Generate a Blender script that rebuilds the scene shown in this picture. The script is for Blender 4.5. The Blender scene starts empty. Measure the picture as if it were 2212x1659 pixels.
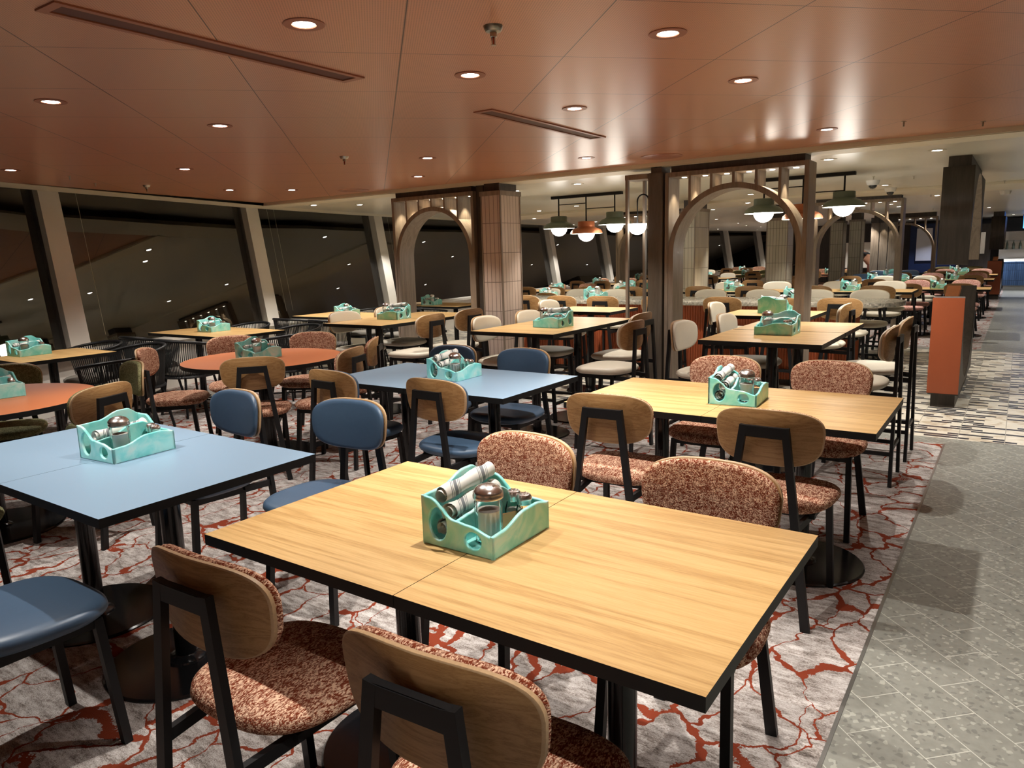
import bpy, bmesh, math, random
from mathutils import Vector, Matrix
random.seed(7)
D = bpy.data
S = bpy.context.scene
COL = S.collection
PI = math.pi

# ------------------------------------------------------------------ materials
def newmat(name):
    m = D.materials.new(name); m.use_nodes = True
    nt = m.node_tree; nt.nodes.clear()
    out = nt.nodes.new('ShaderNodeOutputMaterial')
    b = nt.nodes.new('ShaderNodeBsdfPrincipled')
    nt.links.new(b.outputs[0], out.inputs[0])
    return m, nt, b
def N(nt, t, **kw):
    n = nt.nodes.new(t)
    for k, v in kw.items():
        if k == 'ins':
            for i, x in v.items(): n.inputs[i].default_value = x
        else: setattr(n, k, v)
    return n
def LK(nt, a, b): nt.links.new(a, b)
def c4(c): return (c[0], c[1], c[2], 1)
def simple(name, col, rough=.5, metal=0, spec=None, var=0.0, scale=30, bump=0, emit=None, estr=0, trans=0, ior=None, coat=0):
    m, nt, b = newmat(name)
    b.inputs['Base Color'].default_value = c4(col)
    b.inputs['Roughness'].default_value = rough
    b.inputs['Metallic'].default_value = metal
    if spec is not None: b.inputs['Specular IOR Level'].default_value = spec
    if ior: b.inputs['IOR'].default_value = ior
    if trans: b.inputs['Transmission Weight'].default_value = trans
    if coat: b.inputs['Coat Weight'].default_value = coat
    if emit:
        b.inputs['Emission Color'].default_value = c4(emit); b.inputs['Emission Strength'].default_value = estr
    if var or bump:
        tc = N(nt, 'ShaderNodeTexCoord')
        nz = N(nt, 'ShaderNodeTexNoise', ins={'Scale': scale, 'Detail': 4})
        LK(nt, tc.outputs['Object'], nz.inputs['Vector'])
        if var:
            mx = N(nt, 'ShaderNodeMix', data_type='RGBA')
            mx.inputs[6].default_value = c4([x*(1-var) for x in col]); mx.inputs[7].default_value = c4([min(1, x*(1+var)) for x in col])
            LK(nt, nz.outputs[0], mx.inputs[0]); LK(nt, mx.outputs[2], b.inputs['Base Color'])
        if bump:
            bp = N(nt, 'ShaderNodeBump', ins={'Strength': bump, 'Distance': .002})
            LK(nt, nz.outputs[0], bp.inputs['Height']); LK(nt, bp.outputs[0], b.inputs['Normal'])
    return m
def ramp(nt, stops, interp='LINEAR'):
    r = N(nt, 'ShaderNodeValToRGB'); cr = r.color_ramp; cr.interpolation = interp
    while len(cr.elements) < len(stops): cr.elements.new(.5)
    for e, (p, c) in zip(cr.elements, stops): e.position = p; e.color = c4(c)
    return r
def wood(name, dark, mid, light, axis='X', world=True, rough=.42, gs=1.0):
    m, nt, b = newmat(name)
    b.inputs['Roughness'].default_value = rough
    if world:
        src = N(nt, 'ShaderNodeNewGeometry').outputs['Position']
    else:
        tc = N(nt, 'ShaderNodeTexCoord'); oi = N(nt, 'ShaderNodeObjectInfo')
        sc = N(nt, 'ShaderNodeVectorMath', operation='SCALE'); sc.inputs['Scale'].default_value = 1.7
        LK(nt, oi.outputs['Location'], sc.inputs[0])
        ad = N(nt, 'ShaderNodeVectorMath', operation='ADD'); LK(nt, tc.outputs['Object'], ad.inputs[0]); LK(nt, sc.outputs[0], ad.inputs[1])
        src = ad.outputs[0]
    mp = N(nt, 'ShaderNodeMapping')
    s = {'X': (.5*gs, 11*gs, 11*gs), 'Z': (7*gs, 7*gs, .5*gs)}[axis]
    mp.inputs['Scale'].default_value = s
    LK(nt, src, mp.inputs[0])
    n1 = N(nt, 'ShaderNodeTexNoise', ins={'Scale': .9, 'Detail': 2, 'Distortion': .6}); LK(nt, mp.outputs[0], n1.inputs['Vector'])
    # rings from the low-frequency field
    mu = N(nt, 'ShaderNodeMath', operation='MULTIPLY'); mu.inputs[1].default_value = 34; LK(nt, n1.outputs[0], mu.inputs[0])
    sn = N(nt, 'ShaderNodeMath', operation='SINE'); LK(nt, mu.outputs[0], sn.inputs[0])
    n2 = N(nt, 'ShaderNodeTexNoise', ins={'Scale': 16, 'Detail': 6, 'Roughness': .7}); LK(nt, mp.outputs[0], n2.inputs['Vector'])
    a1 = N(nt, 'ShaderNodeMath', operation='MULTIPLY'); a1.inputs[1].default_value = .13; LK(nt, sn.outputs[0], a1.inputs[0])
    a2 = N(nt, 'ShaderNodeMath', operation='ADD'); LK(nt, a1.outputs[0], a2.inputs[0]); LK(nt, n2.outputs[0], a2.inputs[1])
    r = ramp(nt, [(.22, dark), (.48, mid), (.78, light)]); LK(nt, a2.outputs[0], r.inputs[0])
    LK(nt, r.outputs[0], b.inputs['Base Color'])
    bp = N(nt, 'ShaderNodeBump', ins={'Strength': .08, 'Distance': .001}); LK(nt, a2.outputs[0], bp.inputs['Height']); LK(nt, bp.outputs[0], b.inputs['Normal'])
    return m
def tweed(name, dark, light, sc=420, bias=.44):
    m, nt, b = newmat(name)
    b.inputs['Roughness'].default_value = .95; b.inputs['Specular IOR Level'].default_value = .15
    tc = N(nt, 'ShaderNodeTexCoord')
    mp = N(nt, 'ShaderNodeMapping'); mp.inputs['Scale'].default_value = (1, .42, 1); LK(nt, tc.outputs['Object'], mp.inputs[0])
    v = N(nt, 'ShaderNodeTexVoronoi', ins={'Scale': sc}); LK(nt, mp.outputs[0], v.inputs['Vector'])
    n = N(nt, 'ShaderNodeTexNoise', ins={'Scale': 70, 'Detail': 3, 'Roughness': .7}); LK(nt, mp.outputs[0], n.inputs['Vector'])
    sp = N(nt, 'ShaderNodeSeparateColor'); LK(nt, v.outputs['Color'], sp.inputs[0])
    ad = N(nt, 'ShaderNodeMath', operation='MULTIPLY_ADD'); ad.inputs[1].default_value = .6
    LK(nt, sp.outputs[0], ad.inputs[0]); LK(nt, n.outputs[0], ad.inputs[2])
    mid = [(a+c)/2 for a, c in zip(dark, light)]
    r = ramp(nt, [(bias+.22, dark), (bias+.44, mid), (bias+.64, light)]); LK(nt, ad.outputs[0], r.inputs[0])
    LK(nt, r.outputs[0], b.inputs['Base Color'])
    bp = N(nt, 'ShaderNodeBump', ins={'Strength': .9, 'Distance': .0018}); bp.invert = True
    LK(nt, v.outputs['Distance'], bp.inputs['Height']); LK(nt, bp.outputs[0], b.inputs['Normal'])
    return m
M = {}
M['oak'] = wood('oak laminate', (.40, .225, .075), (.56, .345, .135), (.67, .44, .19), 'X', True, .38)
M['shell'] = wood('oak plywood', (.26, .125, .04), (.38, .205, .075), (.46, .265, .11), 'X', False, .5, 3.4)
M['ply'] = simple('plywood edge', (.5, .33, .18), .5, var=.2, scale=200)
M['black'] = simple('black powder coat', (.01, .01, .011), .45, spec=.3)
M['edge'] = simple('black table edge', (.009, .009, .009), .5, spec=.25)
M['base'] = simple('black glossy base', (.008, .008, .009), .16)
M['blue'] = simple('blue laminate', (.25, .37, .50), .34, var=.03, scale=300)
M['orange'] = simple('orange laminate', (.62, .205, .085), .42, var=.03, scale=300)
M['rust'] = tweed('rust tweed', (.2, .04, .016), (.84, .56, .39))
M['olive'] = tweed('olive tweed', (.13, .125, .055), (.33, .32, .17))
M['pink'] = tweed('pink tweed', (.45, .16, .12), (.85, .6, .52))
M['navy'] = simple('slate blue vinyl', (.058, .105, .175), .42, var=.06, scale=60, bump=.1)
M['cream'] = simple('cream vinyl', (.66, .60, .48), .5, var=.04, scale=60, bump=.08)
M['grey'] = simple('grey cushion fabric', (.22, .2, .17), .9, var=.15, scale=300, bump=.4)
M['rope'] = simple('black rope', (.01, .01, .01), .7, var=.3, scale=400, bump=.5)
M['chrome'] = simple('brushed steel', (.86, .85, .83), .24, metal=1)
m = D.materials.new('clear glass'); m.use_nodes = True; nt = m.node_tree; nt.nodes.clear()
out = nt.nodes.new('ShaderNodeOutputMaterial'); fz = N(nt, 'ShaderNodeLayerWeight', ins={'Blend': .12}); gl = N(nt, 'ShaderNodeBsdfGlossy', ins={'Color': (1, 1, 1, 1), 'Roughness': .04}); tr = N(nt, 'ShaderNodeBsdfTransparent', ins={'Color': (.975, .985, .98, 1)})
mx = N(nt, 'ShaderNodeMixShader'); LK(nt, fz.outputs['Fresnel'], mx.inputs[0]); LK(nt, tr.outputs[0], mx.inputs[1]); LK(nt, gl.outputs[0], mx.inputs[2]); LK(nt, mx.outputs[0], out.inputs[0]); M['glass'] = m
M['sugar'] = simple('white sugar', (.86, .84, .8), .9, var=.05, scale=400)
M['pepper'] = simple('ground pepper', (.16, .12, .09), .9, var=.6, scale=900)
M['packet'] = simple('brown sugar packet', (.42, .22, .09), .7, var=.3, scale=60)
M['taupe'] = wood('taupe oak veneer', (.17, .13, .095), (.23, .18, .135), (.29, .23, .175), 'Z', True, .5, 1.2)
M['darkwood'] = wood('dark brown veneer', (.035, .027, .021), (.05, .039, .031), (.07, .055, .044), 'Z', True, .5, 1.2)
M['midwood'] = wood('mid brown veneer', (.075, .058, .042), (.1, .08, .06), (.13, .105, .08), 'Z', True, .5, 1.2)
M['terra'] = simple('terracotta panel', (.36, .085, .03), .45, var=.06, scale=8)
M['leather'] = simple('tan leather', (.62, .22, .08), .5, var=.1, scale=30, bump=.1)
M['white'] = simple('white painted ceiling', (.68, .64, .53), .3, var=.04, scale=1.5)
M['band'] = simple('cream fascia', (.74, .67, .52), .5)
M['mull'] = simple('off white mullion', (.82, .78, .7), .5, var=.05, scale=5)
M['shadegreen'] = simple('sage green enamel', (.125, .15, .105), .4)
M['shadecopper'] = simple('copper enamel', (.42, .13, .05), .28, metal=.4)
M['shadein'] = simple('white shade lining', (.85, .84, .8), .5)
M['globe'] = simple('lit opal glass', (.9, .9, .86), .4, emit=(1, .95, .86), estr=7)
M['lens'] = simple('lit downlight lens', (.9, .9, .9), .4, emit=(1, .96, .92), estr=22)
M['lenssmall'] = simple('lit shelf spot lens', (.9, .9, .9), .4, emit=(1, .9, .72), estr=9)
M['trimo'] = simple('rust trim ring', (.33, .115, .06), .4)
M['trimw'] = simple('cream trim ring', (.6, .55, .44), .5)
M['brass'] = simple('nickel sprinkler', (.55, .5, .4), .3, metal=1)
M['red'] = simple('red glass bulb', (.5, .06, .03), .2)
M['plastic'] = simple('white camera housing', (.75, .73, .68), .45)
M['dome'] = simple('smoked dome', (.03, .03, .03), .08)
M['night'] = simple('night sky outside', (.004, .004, .006), 1)
M['bluedark'] = simple('deep blue wall panel', (.012, .03, .09), .5)
M['white2'] = simple('pale counter', (.7, .68, .62), .4)
M['screen'] = simple('lit blue screen', (.02, .1, .6), .4, emit=(.08, .3, 1), estr=3)
M['ledstrip'] = simple('lit counter strip', (.9, .9, .9), .4, emit=(.75, .85, 1), estr=6)
M['skin'] = simple('skin', (.3, .15, .09), .6)
M['shirt'] = simple('black shirt', (.012, .012, .014), .8)
M['redcloth'] = simple('red cloth', (.45, .02, .05), .8)
M['pinkcloth'] = simple('pink cloth', (.6, .3, .26), .8)
M['hair'] = simple('black hair', (.01, .008, .007), .7)
M['steelshelf'] = simple('steel shelf', (.3, .3, .28), .35, metal=.8)
M['bottle'] = simple('bottle glass', (.25, .3, .24), .1, trans=.5)

# teal marbled resin
m, nt, b = newmat('marbled teal resin')
tc = N(nt, 'ShaderNodeTexCoord'); oi = N(nt, 'ShaderNodeObjectInfo')
ad = N(nt, 'ShaderNodeVectorMath', operation='ADD'); LK(nt, tc.outputs['Object'], ad.inputs[0]); LK(nt, oi.outputs['Location'], ad.inputs[1])
n1 = N(nt, 'ShaderNodeTexNoise', ins={'Scale': 9, 'Detail': 4, 'Distortion': 1.6}); LK(nt, ad.outputs[0], n1.inputs['Vector'])
r = ramp(nt, [(.3, (.17, .66, .62)), (.45, (.28, .74, .7)), (.58, (.43, .8, .75)), (.72, (.62, .82, .76))]); LK(nt, n1.outputs[0], r.inputs[0])
LK(nt, r.outputs[0], b.inputs['Base Color']); b.inputs['Roughness'].default_value = .3
b.inputs['Subsurface Weight'].default_value = .25; b.inputs['Subsurface Radius'].default_value = (.02, .05, .045); b.inputs['Subsurface Scale'].default_value = .3
M['teal'] = m
# striped napkin
m, nt, b = newmat('striped napkin linen')
tc = N(nt, 'ShaderNodeTexCoord'); wv = N(nt, 'ShaderNodeTexNoise', ins={'Scale': 14, 'Detail': 2}); LK(nt, tc.outputs['Object'], wv.inputs['Vector'])
sx = N(nt, 'ShaderNodeSeparateXYZ'); LK(nt, tc.outputs['Object'], sx.inputs[0])
q = N(nt, 'ShaderNodeMath', operation='MULTIPLY_ADD'); q.inputs[1].default_value = .022; LK(nt, wv.outputs[0], q.inputs[0])
q0 = N(nt, 'ShaderNodeMath', operation='MULTIPLY_ADD'); q0.inputs[1].default_value = .8; LK(nt, sx.outputs[0], q0.inputs[0]); LK(nt, sx.outputs[1], q0.inputs[2]); LK(nt, q0.outputs[0], q.inputs[2])
sc_ = N(nt, 'ShaderNodeMath', operation='MULTIPLY'); sc_.inputs[1].default_value = 9; LK(nt, q.outputs[0], sc_.inputs[0])
fr = N(nt, 'ShaderNodeMath', operation='FRACT'); LK(nt, sc_.outputs[0], fr.inputs[0])
W_, G_ = (.8, .78, .73), (.2, .21, .22)
r = ramp(nt, [(0, W_), (.52, G_), (.55, W_), (.58, G_), (.6, W_), (.64, G_), (.76, W_), (.8, G_), (.82, W_), (.85, G_), (.87, W_)], 'CONSTANT'); LK(nt, fr.outputs[0], r.inputs[0])
LK(nt, r.outputs[0], b.inputs['Base Color']); b.inputs['Roughness'].default_value = .9
bp = N(nt, 'ShaderNodeBump', ins={'Strength': .5, 'Distance': .004}); LK(nt, wv.outputs[0], bp.inputs['Height']); LK(nt, bp.outputs[0], b.inputs['Normal'])
M['napkin'] = m
# carpet
m, nt, b = newmat('veined carpet')
g = N(nt, 'ShaderNodeNewGeometry'); P0 = g.outputs['Position']
wn = N(nt, 'ShaderNodeTexNoise', ins={'Scale': 2.2, 'Detail': 4, 'Roughness': .6}); LK(nt, P0, wn.inputs['Vector'])
sb = N(nt, 'ShaderNodeVectorMath', operation='SUBTRACT'); sb.inputs[1].default_value = (.5, .5, .5); LK(nt, wn.outputs['Color'], sb.inputs[0])
sl = N(nt, 'ShaderNodeVectorMath', operation='SCALE'); sl.inputs['Scale'].default_value = .42; LK(nt, sb.outputs[0], sl.inputs[0])
w2 = N(nt, 'ShaderNodeVectorMath', operation='ADD'); LK(nt, P0, w2.inputs[0]); LK(nt, sl.outputs[0], w2.inputs[1])
mp = N(nt, 'ShaderNodeMapping'); mp.inputs['Scale'].default_value = (1.25, .8, 0); LK(nt, w2.outputs[0], mp.inputs[0])
vo = N(nt, 'ShaderNodeTexVoronoi', feature='DISTANCE_TO_EDGE', ins={'Scale': 4.3}); LK(nt, mp.outputs[0], vo.inputs['Vector'])
wd = N(nt, 'ShaderNodeTexNoise', ins={'Scale': 3.1, 'Detail': 2}); LK(nt, P0, wd.inputs['Vector'])
wr = N(nt, 'ShaderNodeMapRange', ins={1: .4, 2: .7, 3: .011, 4: .055}); LK(nt, wd.outputs[0], wr.inputs[0])
gr = N(nt, 'ShaderNodeTexNoise', ins={'Scale': 120, 'Detail': 2}); LK(nt, P0, gr.inputs['Vector'])
jg = N(nt, 'ShaderNodeMath', operation='MULTIPLY_ADD'); jg.inputs[1].default_value = .045; LK(nt, gr.outputs[0], jg.inputs[0]); LK(nt, vo.outputs['Distance'], jg.inputs[2])
j2 = N(nt, 'ShaderNodeMath', operation='SUBTRACT'); LK(nt, jg.outputs[0], j2.inputs[0]); j2.inputs[1].default_value = .0225
lt = N(nt, 'ShaderNodeMath', operation='LESS_THAN'); LK(nt, j2.outputs[0], lt.inputs[0]); LK(nt, wr.outputs[0], lt.inputs[1])
mpb = N(nt, 'ShaderNodeMapping'); mpb.inputs['Scale'].default_value = (1, 3, 1); LK(nt, P0, mpb.inputs[0])
b1 = N(nt, 'ShaderNodeTexNoise', ins={'Scale': 9, 'Detail': 10, 'Roughness': .82}); LK(nt, mpb.outputs[0], b1.inputs['Vector'])
b2 = N(nt, 'ShaderNodeTexNoise', ins={'Scale': 150, 'Detail': 1}); LK(nt, mpb.outputs[0], b2.inputs['Vector'])
bb = N(nt, 'ShaderNodeMath', operation='MULTIPLY_ADD'); bb.inputs[1].default_value = .35; LK(nt, b2.outputs[0], bb.inputs[0]); LK(nt, b1.outputs[0], bb.inputs[2])
r = ramp(nt, [(.54, (.11, .09, .08)), (.63, (.3, .26, .235)), (.72, (.5, .46, .44)), (.84, (.66, .63, .61))]); LK(nt, bb.outputs[0], r.inputs[0])
mx = N(nt, 'ShaderNodeMix', data_type='RGBA'); LK(nt, lt.outputs[0], mx.inputs[0]); LK(nt, r.outputs[0], mx.inputs[6]); mx.inputs[7].default_value = (.215, .04, .018, 1)
LK(nt, mx.outputs[2], b.inputs['Base Color']); b.inputs['Roughness'].default_value = .95; b.inputs['Specular IOR Level'].default_value = .1
bp = N(nt, 'ShaderNodeBump', ins={'Strength': .5, 'Distance': .004}); LK(nt, b2.outputs[0], bp.inputs['Height']); LK(nt, bp.outputs[0], b.inputs['Normal'])
M['carpet'] = m
# grey terrazzo laid diagonally
m, nt, b = newmat('grey terrazzo tile')
g = N(nt, 'ShaderNodeNewGeometry'); P0 = g.outputs['Position']
mp = N(nt, 'ShaderNodeMapping'); mp.inputs['Rotation'].default_value = (0, 0, math.radians(45)); mp.inputs['Location'].default_value = (.0, .02, 0); LK(nt, P0, mp.inputs[0])
bk = N(nt, 'ShaderNodeTexBrick', ins={'Scale': 1, 'Mortar Size': .0017, 'Brick Width': .3, 'Row Height': .15, 'Bias': 0}); LK(nt, mp.outputs[0], bk.inputs['Vector'])
v1 = N(nt, 'ShaderNodeTexNoise', ins={'Scale': 30, 'Detail': 3}); LK(nt, P0, v1.inputs['Vector'])
v2 = N(nt, 'ShaderNodeTexVoronoi', ins={'Scale': 75}); LK(nt, P0, v2.inputs['Vector'])
sp = N(nt, 'ShaderNodeSeparateColor'); LK(nt, v2.outputs['Color'], sp.inputs[0])
r1 = ramp(nt, [(.3, (.18, .18, .155)), (.7, (.27, .27, .235))]); LK(nt, v1.outputs[0], r1.inputs[0])
r2 = ramp(nt, [(0, (.13, .13, .12)), (.1, (.24, .24, .21)), (.86, (.24, .24, .21)), (.9, (.46, .46, .4))], 'CONSTANT'); LK(nt, sp.outputs[0], r2.inputs[0])
mm = N(nt, 'ShaderNodeMix', data_type='RGBA', ins={0: .5}); LK(nt, r1.outputs[0], mm.inputs[6]); LK(nt, r2.outputs[0], mm.inputs[7])
m2 = N(nt, 'ShaderNodeMix', data_type='RGBA'); LK(nt, bk.outputs['Fac'], m2.inputs[0]); LK(nt, mm.outputs[2], m2.inputs[6]); m2.inputs[7].default_value = (.5, .5, .44, 1)
LK(nt, m2.outputs[2], b.inputs['Base Color']); b.inputs['Roughness'].default_value = .42
M['terrazzo'] = m
# black and cream mosaic
m, nt, b = newmat('cream marble with slate inlay')
g = N(nt, 'ShaderNodeNewGeometry'); P0 = g.outputs['Position']
bk = N(nt, 'ShaderNodeTexBrick', ins={'Scale': 1, 'Mortar Size': 0, 'Brick Width': .15, 'Row Height': .066, 'Bias': 0, 'Color1': (0, 0, 0, 1), 'Color2': (1, 1, 1, 1)}); LK(nt, P0, bk.inputs['Vector'])
gt = N(nt, 'ShaderNodeMath', operation='GREATER_THAN'); gt.inputs[1].default_value = .57; LK(nt, bk.outputs['Color'], gt.inputs[0])
bg = N(nt, 'ShaderNodeTexBrick', ins={'Scale': 1, 'Mortar Size': .003, 'Brick Width': .3, 'Row Height': .66, 'Bias': 0}); bg.offset = 0; LK(nt, P0, bg.inputs['Vector'])
n1 = N(nt, 'ShaderNodeTexNoise', ins={'Scale': 7, 'Detail': 6, 'Distortion': 1.2}); LK(nt, P0, n1.inputs['Vector'])
r1 = ramp(nt, [(.35, (.5, .42, .31)), (.5, (.7, .65, .54)), (.8, (.76, .72, .62))]); LK(nt, n1.outputs[0], r1.inputs[0])
mm = N(nt, 'ShaderNodeMix', data_type='RGBA'); LK(nt, gt.outputs[0], mm.inputs[0]); LK(nt, r1.outputs[0], mm.inputs[6]); mm.inputs[7].default_value = (.035, .037, .045, 1)
sy_ = N(nt, 'ShaderNodeSeparateXYZ'); LK(nt, P0, sy_.inputs[0]); dv_ = N(nt, 'ShaderNodeMath', operation='DIVIDE'); dv_.inputs[1].default_value = .066; LK(nt, sy_.outputs[1], dv_.inputs[0]); ff_ = N(nt, 'ShaderNodeMath', operation='FRACT'); LK(nt, dv_.outputs[0], ff_.inputs[0]); fl_ = N(nt, 'ShaderNodeMath', operation='LESS_THAN'); fl_.inputs[1].default_value = .72; LK(nt, ff_.outputs[0], fl_.inputs[0]); mu_ = N(nt, 'ShaderNodeMath', operation='MULTIPLY'); LK(nt, gt.outputs[0], mu_.inputs[0]); LK(nt, fl_.outputs[0], mu_.inputs[1]); LK(nt, mu_.outputs[0], mm.inputs[0])
m2 = N(nt, 'ShaderNodeMix', data_type='RGBA'); LK(nt, bg.outputs['Fac'], m2.inputs[0]); LK(nt, mm.outputs[2], m2.inputs[6]); m2.inputs[7].default_value = (.38, .35, .29, 1)
LK(nt, m2.outputs[2], b.inputs['Base Color']); b.inputs['Roughness'].default_value = .35
M['mosaic'] = m
# perforated rust ceiling, seams on the diagonal
m, nt, b = newmat('perforated rust ceiling panel')
g = N(nt, 'ShaderNodeNewGeometry'); P0 = g.outputs['Position']
sx = N(nt, 'ShaderNodeSeparateXYZ'); LK(nt, P0, sx.inputs[0])
def seam(op, off, per):
    s1 = N(nt, 'ShaderNodeMath', operation=op); LK(nt, sx.outputs[1], s1.inputs[0]); LK(nt, sx.outputs[0], s1.inputs[1])
    s2 = N(nt, 'ShaderNodeMath', operation='SUBTRACT'); s2.inputs[1].default_value = off-per/2; LK(nt, s1.outputs[0], s2.inputs[0])
    s3 = N(nt, 'ShaderNodeMath', operation='PINGPONG'); s3.inputs[1].default_value = per/2; LK(nt, s2.outputs[0], s3.inputs[0])
    s4 = N(nt, 'ShaderNodeMath', operation='GREATER_THAN'); s4.inputs[1].default_value = per/2-.0032; LK(nt, s3.outputs[0], s4.inputs[0])
    return s4
sa = seam('ADD', .2, .9); sbm = seam('SUBTRACT', 3.27, .92)
mxs = N(nt, 'ShaderNodeMath', operation='MAXIMUM'); LK(nt, sa.outputs[0], mxs.inputs[0]); LK(nt, sbm.outputs[0], mxs.inputs[1])
mp = N(nt, 'ShaderNodeMapping'); mp.inputs['Rotation'].default_value = (0, 0, math.radians(45)); mp.inputs['Scale'].default_value = (120, 120, 0); LK(nt, P0, mp.inputs[0])
fr = N(nt, 'ShaderNodeVectorMath', operation='FRACTION'); LK(nt, mp.outputs[0], fr.inputs[0])
ds = N(nt, 'ShaderNodeVectorMath', operation='DISTANCE'); ds.inputs[1].default_value = (.5, .5, 0); LK(nt, fr.outputs[0], ds.inputs[0])
hl = N(nt, 'ShaderNodeMath', operation='LESS_THAN'); hl.inputs[1].default_value = .26; LK(nt, ds.outputs['Value'], hl.inputs[0])
mm = N(nt, 'ShaderNodeMix', data_type='RGBA'); LK(nt, hl.outputs[0], mm.inputs[0]); mm.inputs[6].default_value = (.60, .285, .17, 1); mm.inputs[7].default_value = (.33, .15, .09, 1)
m2 = N(nt, 'ShaderNodeMix', data_type='RGBA'); LK(nt, mxs.outputs[0], m2.inputs[0]); LK(nt, mm.outputs[2], m2.inputs[6]); m2.inputs[7].default_value = (.06, .02, .012, 1)
LK(nt, m2.outputs[2], b.inputs['Base Color']); b.inputs['Roughness'].default_value = .3
M['rustceil'] = m
# tiled pillar
def tiles(name, c1, c2, grout):
    m, nt, b = newmat(name)
    g = N(nt, 'ShaderNodeNewGeometry'); sx = N(nt, 'ShaderNodeSeparateXYZ'); LK(nt, g.outputs['Position'], sx.inputs[0])
    ad = N(nt, 'ShaderNodeMath', operation='ADD'); LK(nt, sx.outputs[0], ad.inputs[0]); LK(nt, sx.outputs[1], ad.inputs[1])
    cb = N(nt, 'ShaderNodeCombineXYZ'); LK(nt, ad.outputs[0], cb.inputs[0]); LK(nt, sx.outputs[2], cb.inputs[1])
    bk = N(nt, 'ShaderNodeTexBrick', ins={'Scale': 1, 'Mortar Size': .003, 'Brick Width': .052, 'Row Height': .3, 'Color1': c4(c1), 'Color2': c4(c2), 'Mortar': c4(grout)}); bk.offset = 0
    LK(nt, cb.outputs[0], bk.inputs['Vector']); LK(nt, bk.outputs['Color'], b.inputs['Base Color']); b.inputs['Roughness'].default_value = .35
    bp = N(nt, 'ShaderNodeBump', ins={'Strength': .6, 'Distance': .003}); bp.invert = True; LK(nt, bk.outputs['Fac'], bp.inputs['Height']); LK(nt, bp.outputs[0], b.inputs['Normal'])
    return m
M['tile'] = tiles('blush finger tile', (.52, .41, .34), (.62, .5, .42), (.18, .13, .1))
M['tilegreen'] = tiles('sand finger tile', (.42, .38, .28), (.5, .45, .34), (.14, .12, .09))
M['tileblue'] = tiles('dark blue finger tile', (.02, .045, .1), (.035, .07, .14), (.01, .015, .03))
# stone counter
m, nt, b = newmat('speckled stone counter')
tc = N(nt, 'ShaderNodeNewGeometry'); v = N(nt, 'ShaderNodeTexVoronoi', ins={'Scale': 55}); LK(nt, tc.outputs['Position'], v.inputs['Vector'])
sp = N(nt, 'ShaderNodeSeparateColor'); LK(nt, v.outputs['Color'], sp.inputs[0])
r = ramp(nt, [(0, (.3, .28, .23)), (.35, (.4, .37, .3)), (.8, (.2, .19, .16)), (.9, (.55, .5, .42))], 'CONSTANT'); LK(nt, sp.outputs[0], r.inputs[0]); LK(nt, r.outputs[0], b.inputs['Base Color']); b.inputs['Roughness'].default_value = .2
M['stone'] = m
# window glass: clear reflective pane, night behind
m = D.materials.new('tinted window glass'); m.use_nodes = True; nt = m.node_tree; nt.nodes.clear()
out = nt.nodes.new('ShaderNodeOutputMaterial'); fz = N(nt, 'ShaderNodeFresnel', ins={'IOR': 2.3}); gl = N(nt, 'ShaderNodeBsdfGlossy', ins={'Color': (.95, .95, .95, 1), 'Roughness': .012})
tr = N(nt, 'ShaderNodeBsdfTransparent', ins={'Color': (.45, .46, .5, 1)}); mx = N(nt, 'ShaderNodeMixShader'); LK(nt, fz.outputs[0], mx.inputs[0]); LK(nt, tr.outputs[0], mx.inputs[1]); LK(nt, gl.outputs[0], mx.inputs[2]); LK(nt, mx.outputs[0], out.inputs[0])
M['window'] = m

# ------------------------------------------------------------------ mesh helpers
def mesh(bm, name, mats, smooth=False, ang=None):
    bmesh.ops.recalc_face_normals(bm, faces=bm.faces)
    me = D.meshes.new(name); bm.to_mesh(me); bm.free()
    for mt in (mats if isinstance(mats, (list, tuple)) else [mats]): me.materials.append(M[mt])
    if smooth:
        for p in me.polygons: p.use_smooth = True
        if ang is not None: me.set_sharp_from_angle(angle=math.radians(ang))
    return me
def box(bm, x0, y0, z0, x1, y1, z1, bev=0, mi=0):
    vs = [bm.verts.new(p) for p in [(x0,y0,z0),(x1,y0,z0),(x1,y1,z0),(x0,y1,z0),(x0,y0,z1),(x1,y0,z1),(x1,y1,z1),(x0,y1,z1)]]
    fs = [bm.faces.new([vs[i] for i in f]) for f in [(0,3,2,1),(4,5,6,7),(0,1,5,4),(1,2,6,5),(2,3,7,6),(3,0,4,7)]]
    for f in fs: f.material_index = mi
    if bev:
        es = set(e for f in fs for e in f.edges)
        bmesh.ops.bevel(bm, geom=list(es), offset=bev, segments=2, affect='EDGES')
    return fs
def bar(bm, p, q, w, d, up=(0, 0, 1), w2=None, d2=None, mi=0):
    p, q = Vector(p), Vector(q); a = (q-p).normalized(); up = Vector(up)
    s = a.cross(up)
    if s.length < 1e-4: s = a.cross(Vector((0, 1, 0)))
    s.normalize(); t = s.cross(a).normalized()
    w2 = w2 or w; d2 = d2 or d
    A = [bm.verts.new(p+s*(i*w/2)+t*(j*d/2)) for i, j in ((-1,-1),(1,-1),(1,1),(-1,1))]
    B = [bm.verts.new(q+s*(i*w2/2)+t*(j*d2/2)) for i, j in ((-1,-1),(1,-1),(1,1),(-1,1))]
    fs = [bm.faces.new(A), bm.faces.new(B[::-1])]+[bm.faces.new((A[i], A[(i+1) % 4], B[(i+1) % 4], B[i])) for i in range(4)]
    for f in fs: f.material_index = mi
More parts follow.
